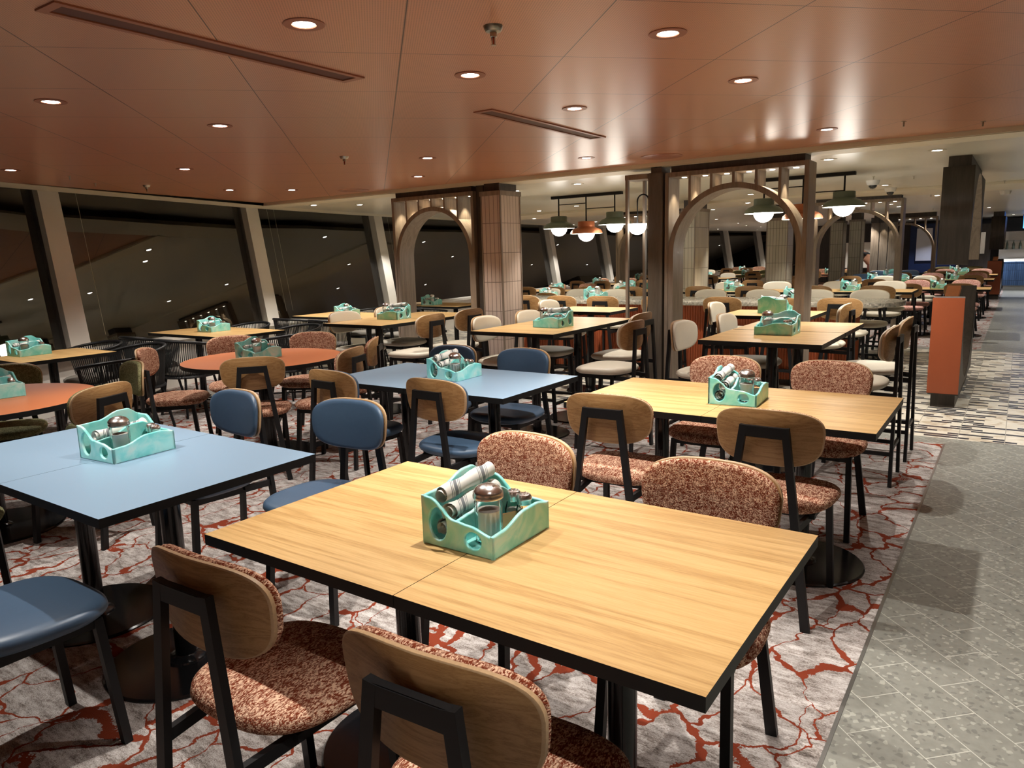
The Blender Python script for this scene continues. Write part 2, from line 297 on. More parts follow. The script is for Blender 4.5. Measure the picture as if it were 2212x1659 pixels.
def tube(bm, pts, r, n=8, r2=None, mi=0):
    pts = [Vector(p) for p in pts]; rings = []
    for i, p in enumerate(pts):
        a = (pts[min(i+1, len(pts)-1)]-pts[max(i-1, 0)]).normalized()
        s = a.cross(Vector((0, 0, 1)))
        if s.length < 1e-3: s = Vector((1, 0, 0))
        s.normalize(); t = a.cross(s).normalized()
        rr = r if r2 is None else r+(r2-r)*i/(len(pts)-1)
        rings.append([bm.verts.new(p+(s*math.cos(2*PI*k/n)+t*math.sin(2*PI*k/n))*rr) for k in range(n)])
    for a, c in zip(rings, rings[1:]):
        for k in range(n): bm.faces.new((a[k], a[(k+1) % n], c[(k+1) % n], c[k])).material_index = mi
    bm.faces.new(rings[0][::-1]).material_index = mi; bm.faces.new(rings[-1]).material_index = mi
def lathe(bm, prof, n=24, cx=0, cy=0, mi=0, axis=None):
    rings = []
    for r, z in prof:
        if r < 1e-6: rings.append([bm.verts.new((cx, cy, z))])
        else: rings.append([bm.verts.new((cx+r*math.cos(2*PI*k/n), cy+r*math.sin(2*PI*k/n), z)) for k in range(n)])
    for a, c in zip(rings, rings[1:]):
        for k in range(n):
            if len(a) == 1 and len(c) == 1: continue
            if len(a) == 1: f = bm.faces.new((a[0], c[(k+1) % n], c[k]))
            elif len(c) == 1: f = bm.faces.new((a[k], a[(k+1) % n], c[0]))
            else: f = bm.faces.new((a[k], a[(k+1) % n], c[(k+1) % n], c[k]))
            f.material_index = mi
def cushion(bm, outline, prof, warp, n=40, mi=0, rim=None):
    rings = []
    for s, z in prof:
        if s < 1e-6: rings.append([bm.verts.new(warp(0, 0, z))])
        else:
            ring = []
            for k in range(n):
                x, y = outline(2*PI*k/n); ring.append(bm.verts.new(warp(x*s, y*s, z)))
            rings.append(ring)
    for a, c in zip(rings, rings[1:]):
        for k in range(n):
            if len(a) == 1: f = bm.faces.new((a[0], c[(k+1) % n], c[k]))
            elif len(c) == 1: f = bm.faces.new((a[k], a[(k+1) % n], c[0]))
            else: f = bm.faces.new((a[k], a[(k+1) % n], c[(k+1) % n], c[k]))
            f.material_index = mi
    if rim:
        bm.faces.ensure_lookup_table()
        for f in bm.faces[rim[0]*n:rim[1]*n]: f.material_index = 1
def sup(a, b, e, taper=0):
    def f(t):
        c, s = math.cos(t), math.sin(t)
        x = a*math.copysign(abs(c)**(2/e), c); y = b*math.copysign(abs(s)**(2/e), s)
        return x*(1+taper*y/b), y
    return f
def poly_solid(name, outer, holes, thick, mats, bev=0, res=1):
    """2D outlines with holes, filled and given thickness, as one mesh lying in XY centred on z=0"""
    cu = D.curves.new(name, 'CURVE'); cu.dimensions = '2D'; cu.fill_mode = 'BOTH'; cu.extrude = max(1e-4, thick/2-bev); cu.bevel_depth = bev; cu.bevel_resolution = res; cu.offset = -bev
    for pl in [outer]+holes:
        sp = cu.splines.new('POLY'); sp.points.add(len(pl)-1); sp.use_cyclic_u = True
        for p, (x, y) in zip(sp.points, pl): p.co = (x, y, 0, 1)
    o = D.objects.new(name, cu); COL.objects.link(o)
    bpy.context.view_layer.update()
    me = D.meshes.new_from_object(o.evaluated_get(bpy.context.evaluated_depsgraph_get()))
    D.objects.remove(o); D.curves.remove(cu)
    me.materials.clear()
    for mt in (mats if isinstance(mats, (list, tuple)) else [mats]): me.materials.append(M[mt])
    return me
def add_mesh(bm, me, mat4, mi=None):
    k = len(bm.faces); t = D.meshes.new('t'); b2 = bmesh.new(); b2.from_mesh(me); b2.transform(mat4)
    if mi is not None:
        for f in b2.faces: f.material_index = mi
    b2.to_mesh(t); b2.free(); bm.from_mesh(t); D.meshes.remove(t)

# ------------------------------------------------------------------ object helpers
LABELS = {}
def tag(o, label, cat, group=None, kind=None):
    o['label'] = label; o['category'] = cat
    if group: o['group'] = group
    if kind: o['kind'] = kind
    LABELS.setdefault(label, []).append(o.name)
    return o
def link(name, me, parent=None, loc=(0, 0, 0), rz=0):
    o = D.objects.new(name, me); COL.objects.link(o)
    if parent: o.parent = parent
    o.location = loc; o.rotation_euler = (0, 0, rz); return o
def struct(name, me, label=None):
    o = link(name, me); o['kind'] = 'structure'
    if label: o['label'] = label
    return o
def sbox(name, x0, y0, z0, x1, y1, z1, mat, label=None, bev=0):
    bm = bmesh.new(); box(bm, x0, y0, z0, x1, y1, z1, bev); return struct(name, mesh(bm, name, mat), label)
def place(name, spec, loc, rz, label, cat, group=None, skip=()):
    """spec: [(part name, mesh, [sub-parts])]; one Empty at the thing's base with its parts under it"""
    o = link(name, None, None, loc, rz); tag(o, label, cat, group)
    for s in spec:
        if s[0] in skip: continue
        c = link(s[0], s[1], o)
        if len(s) > 3: c['label'] = s[3]
        for u in (s[2] if len(s) > 2 and s[2] else []): link(u[0], u[1], c)
    return o

# ------------------------------------------------------------------ chairs
def seatmesh(name, mat, z0, z1, w=.225, d=.215, cy=.02):
    bm = bmesh.new(); h = z1-z0
    def warp(x, y, z):
        dome = .006*(1-(x/w)**2)*(1-(y/d)**2) if z > z0+h*.6 else 0
        return (x, y+cy, z+dome-.02*max(0, (y/d))**3*.4)
    prof = [(0, z0), (.8, z0), (.9, z0+.004), (.97, z0+h*.3), (1, z0+h*.5), (.985, z0+h*.75), (.93, z0+h*.93), (.82, z1), (.5, z1+.002), (0, z1+.002)]
    cushion(bm, sup(w, d, 2.9, .06), prof, warp, 44)
    return mesh(bm, name, mat, True)
def backmesh(zc, hh=.113, hw=.207, lo=.0, hi=.013, mats='shell', pad=False, curve=.95, taper=.05):
    bm = bmesh.new(); yb = -.222
    def warp(x, y, t): return (x, yb+t+curve*x*x-.1*(y), zc+y)
    th = hi-lo
    if pad: prof = [(0, lo), (.9, lo), (.985, lo+th*.2), (1, lo+th*.45), (.98, lo+th*.75), (.93, lo+th*.94), (.82, hi), (.4, hi+.002), (0, hi+.002)]
    else: prof = [(0, lo), (.975, lo), (1, lo+.002), (1, hi-.002), (.985, hi), (0, hi)]
    k = .985 if pad else 1
    cushion(bm, sup(hw*k, hh*k, 3.1, taper), prof, warp, 48, rim=None if pad else (1, 4))
    me = mesh(bm, 'backrest', mats if pad else ['shell', 'ply'], True, 50)
    return me
def chair_frame(zs, zt, foot=None):
    """legs, rails; zs seat underside, zt top of the bracket"""
    out = []
    for s in (-1, 1):
        bm = bmesh.new(); bar(bm, (s*.183, -.256, 0), (s*.079, -.244, zt), .034, .02, (0, 1, 0), .028, .02); out.append(('leg', mesh(bm, 'rear_leg', 'black')))
    for s in (-1, 1):
        bm = bmesh.new(); bar(bm, (s*.182, .2, 0), (s*.168, .165, zs), .026, .026, (0, 1, 0)); out.append(('leg', mesh(bm, 'front_leg', 'black')))
    bm = bmesh.new(); box(bm, -.093, -.254, zt-.044, .093, -.234, zt, .002); out.append(('back_rail', mesh(bm, 'back_rail', 'black')))
    bm = bmesh.new(); t = (zs-.02)/zt; xr = .183+(.079-.183)*t
    for s in (-1, 1): bar(bm, (s*xr, -.25, zs-.03), (s*.168, .17, zs-.012), .018, .03)
    bar(bm, (-.17, .165, zs-.012), (.17, .165, zs-.012), .02, .026); bar(bm, (-.17, -.1, zs-.012), (.17, -.1, zs-.012), .03, .02)
    out.append(('seat_rail', mesh(bm, 'seat_rail', 'black')))
    if foot:
        bm = bmesh.new(); t = foot/zt; xr = .183+(.079-.183)*t
        for s in (-1, 1): bar(bm, (s*xr, -.25, foot), (s*.178, .19, foot), .018, .024)
        bar(bm, (-.18, .192, foot-.03), (.18, .192, foot-.03), .02, .024); bar(bm, (-xr, -.25, foot+.03), (xr, -.25, foot+.03), .016, .024)
        out.append(('footrest', mesh(bm, 'footrest', 'black')))
    return out
FR_LOW = chair_frame(.43, .795)
FR_HIGH = chair_frame(.585, .915, .2)
SH_LOW = backmesh(.745); SH_HIGH = backmesh(.868, .108)
CH, ST = {}, {}
for k in ('rust', 'navy', 'cream', 'olive', 'pink'):
    CH[k] = [('seat', seatmesh('seat', k, .43, .485))]+FR_LOW+[('backrest', SH_LOW, [('back_pad', backmesh(.745, lo=.013, hi=.042, mats=k, pad=True))])]
for k in ('cream', 'pink'):
    ST[k] = [('seat', seatmesh('seat', k, .585, .635))]+FR_HIGH+[('backrest', SH_HIGH, [('back_pad', backmesh(.868, .108, lo=.013, hi=.038, mats=k, pad=True))])]
CNAME = {'rust': 'rust tweed', 'navy': 'slate blue vinyl', 'cream': 'cream vinyl', 'olive': 'olive tweed', 'pink': 'pink tweed'}
def chair(kind, x, y, deg, where, group, high=False):
    lab = ('%s %s %s' % (CNAME[kind], 'counter stool' if high else 'wood-back chair', where))
    return place('counter_stool' if high else 'dining_chair', (ST if high else CH)[kind], (x, y, 0), math.radians(deg), lab, 'stool' if high else 'chair', group)
# woven rope armchair
def rope_chair_spec():
    sp = []
    def arc(t, z, r=.29): # t 0..1 from one arm end round the back to the other
        a = math.radians(-20)+t*math.radians(220)
        return (r*math.cos(a), -.02-r*.95*math.sin(a)+.02, z)
    bm = bmesh.new(); pts = [arc(i/26, .70+.06*math.sin(PI*i/26)) for i in range(27)]; tube(bm, pts, .014, 8); sp.append(('back_rail', mesh(bm, 'back_rail', 'black', True)))
    bm = bmesh.new()
    for i in range(56):
        t = (i+.5)/56; p = arc(t, .70+.06*math.sin(PI*t)); q = arc(.04+t*.92, .40, .245); bar(bm, p, q, .0075, .006)
    sp.append(('rope_back', mesh(bm, 'rope_back', 'rope')))
    bm = bmesh.new(); lathe(bm, [(0, .385), (.25, .385), (.258, .395), (.25, .41), (0, .41)], 32); sp.append(('seat_frame', mesh(bm, 'seat_frame', 'black', True, 40)))
    bm = bmesh.new(); lathe(bm, [(0, .41), (.22, .41), (.24, .425), (.24, .445), (.22, .46), (0, .465)], 32); sp.append(('cushion', mesh(bm, 'cushion', 'grey', True, 60)))
    for a in (45, 135, 225, 315):
        bm = bmesh.new(); c, s = math.cos(math.radians(a)), math.sin(math.radians(a)); bar(bm, (c*.3, s*.3, 0), (c*.22, s*.22, .39), .02, .02); sp.append(('leg', mesh(bm, 'leg', 'black')))
    bm = bmesh.new(); bar(bm, (.2, .2, .15), (-.2, -.2, .15), .014, .014); bar(bm, (.2, -.2, .15), (-.2, .2, .15), .014, .014); sp.append(('stretcher', mesh(bm, 'stretcher', 'black')))
    return sp
ROPE = rope_chair_spec()

# ------------------------------------------------------------------ tables
def top_rect(w, d, z, mat, th=.03):
    bm = bmesh.new(); fs = box(bm, -w/2, -d/2, z-th, w/2, d/2, z, 0, 1)
    bmesh.ops.inset_individual(bm, faces=[fs[1]], thickness=.0015, depth=0); fs[1].material_index = 0
    return mesh(bm, 'tabletop', [mat, 'edge'])
def top_round(r, z, mat, th=.03):
    bm = bmesh.new(); lathe(bm, [(0, z-th), (r-.002, z-th), (r, z-th+.002), (r, z-.001), (r-.0015, z)], 96, mi=1); lathe(bm, [(r-.0015, z), (0, z)], 96, mi=0)
    bmesh.ops.remove_doubles(bm, verts=bm.verts, dist=1e-5)
    return mesh(bm, 'tabletop', [mat, 'edge'], True, 30)
def pedestal(z, rb=.28, rc=.036):
    bm = bmesh.new(); lathe(bm, [(0, 0), (rb, 0), (rb, .006), (rb-.006, .012), (0, .014)], 64); b_ = mesh(bm, 'base_plate', 'base', True, 30)
    bm = bmesh.new(); lathe(bm, [(.075, .012), (.07, .02), (rc+.006, .026), (rc, .032), (rc, z-.035), (.09, z-.034), (.09, z-.03)], 24); c_ = mesh(bm, 'column', 'base', True, 35)
    bm = bmesh.new(); box(bm, -.2, -.02, z-.044, .2, .02, z-.03); box(bm, -.02, -.24, z-.044, .02, .24, z-.03); s_ = mesh(bm, 'top_bracket', 'black')
    return [('base_plate', b_), ('column', c_), ('top_bracket', s_)]
PED = {.75: pedestal(.75), .88: pedestal(.88, .27)}
_tt = {}
def table(cx, cy, w, d, z, mat, label, group=None):
    k = (round(w, 3), round(d, 3), z, mat)
    if k not in _tt: _tt[k] = top_rect(w-.002, d-.002, z, mat)
    nm = 'high_table' if z > .8 else 'dining_table'
    return place(nm, [('tabletop', _tt[k])]+PED[z], (cx, cy, 0), 0, label, 'table', group)

# ------------------------------------------------------------------ caddy and its contents
def wavy(x0, x1, pts, n=30):
    """smooth cosine curve through (x, h)"""
    out = []
    for i in range(n+1):
        x = x0+(x1-x0)*i/n
        for (a, ha), (c, hc) in zip(pts, pts[1:]):
            if a-1e-9 <= x <= c+1e-9:
                t = (x-a)/(c-a); t = (1-math.cos(PI*t))/2; out.append((x, ha+(hc-ha)*t)); break
    return out
def ell(cx, cy, a, b, n=28): return [(cx+a*math.cos(2*PI*k/n), cy+b*math.sin(2*PI*k/n)) for k in range(n)]
def caddy_mesh():
    W, L, T = .225, .255, .011; bm = bmesh.new()
    # end walls (profile across x from back -W/2 to front W/2), high at the back
    top = wavy(-W/2, W/2, [(-W/2, .128), (-.088, .126), (-.008, .078), (.035, .073), (W/2, .055)])
    end = poly_solid('e', [(-W/2, 0), (W/2, 0)]+top[::-1], [ell(-.06, .06, .029, .043), ell(.05, .037, .026, .022)], T, 'teal', .0035, 2)
    R = Matrix(((1, 0, 0, 0), (0, 0, 1, 0), (0, 1, 0, 0), (0, 0, 0, 1)))
    top2 = wavy(-W/2, W/2, [(-W/2, .128), (-.06, .128), (.015, .08), (.07, .078), (W/2, .074)])
    end2 = poly_solid('e2', [(-W/2, 0), (W/2, 0)]+top2[::-1], [ell(-.06, .06, .029, .043), ell(.05, .037, .026, .022)], T, 'teal', .0035, 2)
    add_mesh(bm, end, Matrix.Translation((0, -L/2+T/2, 0)) @ R); add_mesh(bm, end2, Matrix.Translation((0, L/2-T/2, 0)) @ R)
    # long walls (profile along y)
    R2 = Matrix(((0, 0, 1, 0), (1, 0, 0, 0), (0, 1, 0, 0), (0, 0, 0, 1)))
    fr = poly_solid('f', [(-L/2, 0), (L/2, 0)]+wavy(-L/2, L/2, [(-L/2, .058), (-.085, .06), (.02, .085), (.07, .086), (L/2, .074)])[::-1], [], T, 'teal', .0035, 2)
    bk = poly_solid('b', [(-L/2, 0), (L/2, 0)]+wavy(-L/2, L/2, [(-L/2, .128), (-.05, .13), (.045, .156), (.075, .156), (L/2, .128)])[::-1], [], T, 'teal', .0035, 2)
    dv = poly_solid('d', [(-L/2+.008, .004), (L/2-.008, .004)]+wavy(-L/2+.008, L/2-.008, [(-L/2+.008, .075), (-.06, .08), (.03, .112), (.07, .112), (L/2-.008, .09)])[::-1], [], T, 'teal', .0035, 2)
    add_mesh(bm, fr, Matrix.Translation((W/2-T/2, 0, 0)) @ R2); add_mesh(bm, bk, Matrix.Translation((-W/2+T/2, 0, 0)) @ R2); 
    box(bm, -W/2+.008, -L/2+.008, .002, W/2-.008, L/2-.008, .012)
    me = mesh(bm, 'caddy_body', 'teal', True, 35)
    bm = bmesh.new(); add_mesh(bm, dv, Matrix.Translation((-.008, 0, 0)) @ R2)
    return me, mesh(bm, 'divider', 'teal', True, 35)
CADDY, DIVIDER = caddy_mesh()
def jar_spec():
    bm = bmesh.new(); n = 32; prof = [(.024, 0), (.029, .004), (.030, .08), (.031, .092), (.026, .098), (.0255, .104)]
    rings = []
    for r_, z in prof: rings.append([bm.verts.new(((r_+(.0008*math.cos(16*2*PI*k/64) if .003 < z < .085 else 0))*math.cos(2*PI*k/64), (r_+(.0008*math.cos(16*2*PI*k/64) if .003 < z < .085 else 0))*math.sin(2*PI*k/64), z)) for k in range(64)])
    for r_, z in [(.0235, .104), (.0245, .094), (.0275, .08), (.0268, .006)]: rings.append([bm.verts.new((r_*math.cos(2*PI*k/64), r_*math.sin(2*PI*k/64), z)) for k in range(64)])
    for a, c in zip(rings, rings[1:]):
        for k in range(64): bm.faces.new((a[k], a[(k+1) % 64], c[(k+1) % 64], c[k]))
    bm.faces.new(rings[0][::-1]); bm.faces.new(rings[-1]); j = mesh(bm, 'jar', 'glass', True, 50)
    bm = bmesh.new(); lathe(bm, [(0, .0075), (.0258, .0075), (.0262, .072), (0, .076)], 32); s = mesh(bm, 'sugar', 'sugar', True, 40)
    bm = bmesh.new(); lathe(bm, [(.0315, .098), (.0335, .1), (.0335, .106), (.0325, .108), (.033, .111), (.031, .116), (.024, .124), (.012, .129), (0, .1305)], 40); bar(bm, (.012, 0, .127), (.02, 0, .1275), .008, .002); l = mesh(bm, 'lid', 'chrome', True, 40)
    return [('jar', j), ('sugar', s), ('lid', l)]
def shaker_spec(fill):
    bm = bmesh.new(); lathe(bm, [(0, 0), (.018, 0), (.0195, .003), (.0195, .03), (.015, .048), (.014, .052), (.013, .052), (.0185, .03), (.0182, .005), (0, .005)], 24); j = mesh(bm, 'jar', 'glass', True, 50)
    bm = bmesh.new(); lathe(bm, [(0, .0055), (.0175, .0055), (.0178, .03), (0, .032)], 20); s = mesh(bm, fill, 'sugar' if fill == 'salt' else 'pepper', True, 40)
    bm = bmesh.new(); lathe(bm, [(.016, .05), (.0168, .052), (.016, .055), (.0168, .058), (.0165, .065), (.013, .071), (.006, .0735), (0, .074)], 24)
    for a in range(9):
        rr = .009 if a < 7 else .003; lathe(bm, [(.0011, .0715 if a < 7 else .0736), (.0011, .0735 if a < 7 else .0752), (0, .0737 if a < 7 else .0755)], 6, rr*math.cos(a*.9), rr*math.sin(a*.9))
    l = mesh(bm, 'cap', 'chrome', True, 40)
    return [('jar', j), (fill, s), ('cap', l)]
JAR = jar_spec()
for sp_ in JAR: sp_[1].transform(Matrix.Scale(1.16, 4))
SALT = shaker_spec('salt'); PEP = shaker_spec('pepper')
for sp_ in SALT+PEP: sp_[1].transform(Matrix.Scale(1.25, 4))
def napkin_mesh(seed, L=.2, r=.0235):
    rnd = random.Random(seed); bm = bmesh.new(); n, mseg = 22, 12
    # spiral-wound sheet
    turns = 2.6; K = 54; rows = []
    for j in range(mseg+1):
        y = -L/2+L*j/mseg; fl = 1+.12*math.sin(j*.9+seed)+(.18 if j == mseg else 0)
        row = []
        for k in range(K):
            t = k/(K-1); a = t*turns*2*PI+.25*math.sin(j*.6+seed); rr = (.005+(r-.005)*t)*fl
            row.append(bm.verts.new((rr*math.cos(a), y+.006*math.sin(a*.5+seed)*(1 if j in (0, mseg) else 0), rr*math.sin(a))))
        rows.append(row)
    for a, c in zip(rows, rows[1:]):
        for k in range(K-1): bm.faces.new((a[k], a[k+1], c[k+1], c[k]))
    return mesh(bm, 'napkin_roll', 'napkin', True)
NAP = [napkin_mesh(s) for s in range(3)]
bm = bmesh.new(); box(bm, -.028, -.0016, 0, .028, .0016, .045, .0012); PACK = mesh(bm, 'sugar_packet', 'packet')
# single-mesh versions for caddies a few pixels high
def flat(spec, name, mats):
    bm = bmesh.new()
    for i, s in enumerate(spec): add_mesh(bm, s[1], Matrix.Identity(4), i)
    return mesh(bm, name, mats, True, 40)
JARS = flat([JAR[0], JAR[2]], 'sugar_jar', ['sugar', 'chrome']); SALTS = flat([SALT[0], SALT[2]], 'salt_shaker', ['sugar', 'chrome'])
def caddy(x, y, z, deg, on, near=True, npk=0, rolls=2):
    ra = math.radians(deg); c, s = math.cos(ra), math.sin(ra)
    T = lambda lx, ly: (x+lx*c-ly*s, y+lx*s+ly*c)
    place('condiment_caddy', [('caddy_body', CADDY), ('divider', DIVIDER)], (x, y, z), ra, 'marbled teal condiment caddy on '+on, 'caddy', 'teal caddies on the tables')
    h = z+.0125
    def item(nm, spec, lx, ly, lab, cat, grp, hh=h, rz=0):
        px, py = T(lx, ly)
        if near and not isinstance(spec, D.meshes.__class__) and isinstance(spec, list): place(nm, spec, (px, py, hh), ra+rz, lab, cat, grp)
        else: tag(link(nm, spec, None, (px, py, hh), ra+rz), lab, cat, grp)
    item('sugar_jar', JAR if near else JARS, .048, -.055, 'fluted glass sugar jar with steel lid, caddy on '+on if near else 'sugar jar in caddy on '+on, 'jar', 'sugar jars')
    item('salt_shaker', SALT if near else SALTS, .028, .085, 'glass salt shaker with steel cap, caddy on '+on if near else 'salt shaker in caddy on '+on, 'shaker', 'salt shakers')
    if near: item('pepper_shaker', PEP, .068, .075, 'glass pepper shaker with steel cap, caddy on '+on, 'shaker', 'pepper shakers')
    for i in range(rolls):
        lx = [-.064, -.048, -.07][i]; zz = [h+.028, h+.075, h+.118][i]
        if i == 2 or (rolls == 2 and i == 1): lab = 'topmost striped napkin roll in the caddy on '+on
        elif i == 0: lab = 'lowest striped napkin roll in the caddy on '+on
        else: lab = 'middle striped napkin roll in the caddy on '+on
        if not near: lab = lab.replace('striped napkin roll in the caddy', 'napkin roll in caddy')
        px, py = T(lx, .004*i)
        o = link('napkin_roll', NAP[(i+int(abs(x*7))) % 3], None, (px, py, zz), ra); o.rotation_euler = (math.radians([0, 2, 5][i]), 0, ra+math.radians([0, 2, -2][i])); tag(o, lab, 'napkin', 'striped napkin rolls')
    for i in range(npk):
        px, py = T(.035+.004*i, .012+.0048*i); o = link('sugar_packet', PACK, None, (px, py, h), ra+math.radians(35)); o.rotation_euler = (math.radians(-16), math.radians(8-3*i), ra+math.radians(60)); tag(o, 'upright brown paper sugar packet in the caddy on '+on, 'packet', 'brown packets in the front caddy')
    return

# ------------------------------------------------------------------ the room
ZO, ZW, ZC, YF = 2.235, 2.2, 2.31, 6.2     # rust ceiling, cream ceiling, window cove, fascia line
def poly_floor(name, pts, z, mat, label=None, up=True, th=.02):
    bm = bmesh.new(); a = [bm.verts.new((x, y, z)) for x, y in pts]; c = [bm.verts.new((x, y, z-th if up else z+th)) for x, y in pts]
    bm.faces.new(a); bm.faces.new(c[::-1])
    for i in range(len(pts)): j = (i+1) % len(pts); bm.faces.new((a[i], c[i], c[j], a[j]))
    return struct(name, mesh(bm, name, mat), label)
XE = -.375
poly_floor('floor', [(-13, -4), (XE, -4), (XE, 6.1), (-13, 6.1)], 0, 'carpet', 'grey carpet with rust branching veins')
poly_floor('floor', [(XE+.012, -4), (6, -4), (6, 6.1), (XE+.012, 6.1)], 0, 'terrazzo', 'grey terrazzo walkway with diagonal joints')
sbox('trim_1', XE, -4, -.02, XE+.012, 6.1, .002, 'steelshelf', 'metal edge strip between carpet and walkway')
poly_floor('floor', [(-13, 6.1), (6, 6.1), (6, 6.3), (-13, 6.3)], 0, 'terrazzo', 'grey border strip of the patterned tile floor')
poly_floor('floor', [(-13, 6.3), (6, 6.3), (6, 11.7), (-13, 11.7)], 0, 'mosaic', 'cream floor tiles with scattered dark bars')
poly_floor('floor', [(-13, 11.7), (6, 11.7), (6, 11.9), (-13, 11.9)], 0, 'terrazzo', 'far grey border strip of the patterned floor')
poly_floor('floor', [(-13, 11.9), (XE, 11.9), (XE, 38), (-13, 38)], 0, 'carpet', 'grey carpet of the far dining area')
poly_floor('floor', [(XE, 11.9), (6, 11.9), (6, 29), (XE, 29)], 0, 'terrazzo', 'grey walkway leading to the far bar')
# ceilings
EDGE = [(-5.86, -4), (-7.42, 2.9), (-8.17, YF)]
o = poly_floor('ceiling', [(6, -4), (6, YF)]+EDGE[::-1], ZO, 'rustceil', 'rust perforated metal ceiling', up=False, th=.03)
EDGE2 = [(-8.17, YF), (-8.68, 8.6), (-9.15, 12), (-9.6, 15.5), (-9.85, 20), (-9.8, 26), (-9.5, 31), (-8.9, 38)]
poly_floor('ceiling', [(6, 38), (6, YF+.02)]+[(x, y+(.02 if i == 0 else 0)) for i, (x, y) in enumerate(EDGE2)], ZW, 'white', 'glossy cream ceiling', up=False, th=.08)
sbox('trim_2', -8.16, YF, ZW, 6, YF+.018, ZO+.03, 'band', 'cream fascia along the rust ceiling edge')
sbox('trim_3', -8.9, 11.2, ZW-.035, 6, 12.5, ZW-.001, 'band', 'cream dropped band across the ceiling')
sbox('trim_4', -8.2, YF+.02, ZW-.006, 6, YF+.32, ZW-.0005, 'band', 'flat cream band beside the rust ceiling')
poly_floor('ceiling', [(-13, -4), (-5.8, -4), (-7.36, 2.9), (-8.1, YF), (-8.62, 8.6), (-9.1, 12), (-9.8, 20), (-9.7, 26), (-8.8, 38), (-13, 38)], ZC+.035, 'band', 'cream cove above the windows', up=False)
bm = bmesh.new(); e1 = EDGE+EDGE2[1:]; a = [bm.verts.new((x, y, ZO if y < YF else ZW)) for x, y in e1]; c = [bm.verts.new((x-.42, y+.06, ZO if y < YF else ZW)) for x, y in e1]; a2 = [bm.verts.new((x, y, ZO+.02)) for x, y in e1]; c2 = [bm.verts.new((x-.42, y+.06, ZO+.02)) for x, y in e1]
for i in range(len(e1)-1):
    bm.faces.new((a[i], a[i+1], c[i+1], c[i])); bm.faces.new((c[i], c[i+1], c2[i+1], c2[i])); bm.faces.new((a2[i], c2[i], c2[i+1], a2[i+1]))
struct('trim_5', mesh(bm, 'cream_strip', 'band'), 'cream strip between ceiling and windows')
# window wall
WT = [(-4.9, -5.6), (-6.2, -2.5), (-7.4, .6), (-8.52, 3.7), (-9.32, 6.75), (-9.84, 9.8), (-10.25, 13.3), (-10.55, 16.9), (-10.75, 20.4), (-10.8, 24), (-10.7, 27.5), (-10.45, 31), (-10.1, 34.5), (-9.7, 38)]
TILT = math.tan(math.radians(10)); ZT, ZB = ZC, .62
def wp(i, z, off=0, along=0):
    x, y = WT[i]; return Vector((x+(ZT-z)*TILT+off, y+along, z))
for i in range(len(WT)-1):
    a, c = Vector((*WT[i], 0)), Vector((*WT[i+1], 0)); d = (c-a).normalized(); nrm = Vector((d.y, -d.x, 0))
    bm = bmesh.new(); vs = []
    for off in (0, -.012):
        vs.append([bm.verts.new(wp(i, ZB)+nrm*off), bm.verts.new(wp(i+1, ZB)+nrm*off), bm.verts.new(wp(i+1, ZT+.03)+nrm*off), bm.verts.new(wp(i, ZT+.03)+nrm*off)])
    bm.faces.new(vs[0]); bm.faces.new(vs[1][::-1])
    for k in range(4): j = (k+1) % 4; bm.faces.new((vs[0][k], vs[1][k], vs[1][j], vs[0][j]))
    struct('window_%d' % (i+1), mesh(bm, 'pane', 'window'), 'dark raked window pane reflecting the room')
    bm = bmesh.new(); q = [wp(i, ZB), wp(i+1, ZB)]; 
    bar(bm, q[0]+Vector((.08, 0, -.02)), q[1]+Vector((.08, 0, -.02)), .34, .04); struct('trim_%d' % (20+i), mesh(bm, 'sill', 'mull'), 'cream window ledge')
    bm = bmesh.new(); bar(bm, q[0]+Vector((.1, 0, -.33)), q[1]+Vector((.1, 0, -.33)), .05, .58); struct('wall_left', mesh(bm, 'low_wall', 'mull'), 'low wall under the windows')
for i in range(1, len(WT)-1):
    bm = bmesh.new(); bar(bm, wp(i, ZB-.02, .07), wp(i, ZT+.04, .07), .16, .2, (0, 1, 0)); struct('trim_%d' % (40+i), mesh(bm, 'mullion', 'mull'), 'off white raked window mullion')
# thin blind cords beside each mullion
for i, dy in ((3, .3), (4, .3), (4, .42), (5, .3)):
    bm = bmesh.new(); tube(bm, [wp(i, .75, .09, dy), wp(i, 2.28, .09, dy)], .0016, 5)
    tag(link('blind_cord', mesh(bm, 'cord', 'trimw')), 'thin blind cord hanging in front of dark window beside mullion', 'cord', 'window blind cords')
sbox('wall_end', -13, 38, -.02, -6, 38.1, 2.4, 'darkwood', 'dark end wall'); sbox('wall_inner', -6.2, 28.8, -.02, -6.1, 38, 2.4, 'tilegreen')
sbox('wall_back', -13, -4.1, -.02, 6.1, -4, 2.4, 'mull'); sbox('wall_right', 6, -4, -.02, 6.1, 29, 2.4, 'mull')
sbox('wall_far', -6.2, 28.6, -.02, 6.1, 28.8, 2.4, 'darkwood', 'dark far wall')

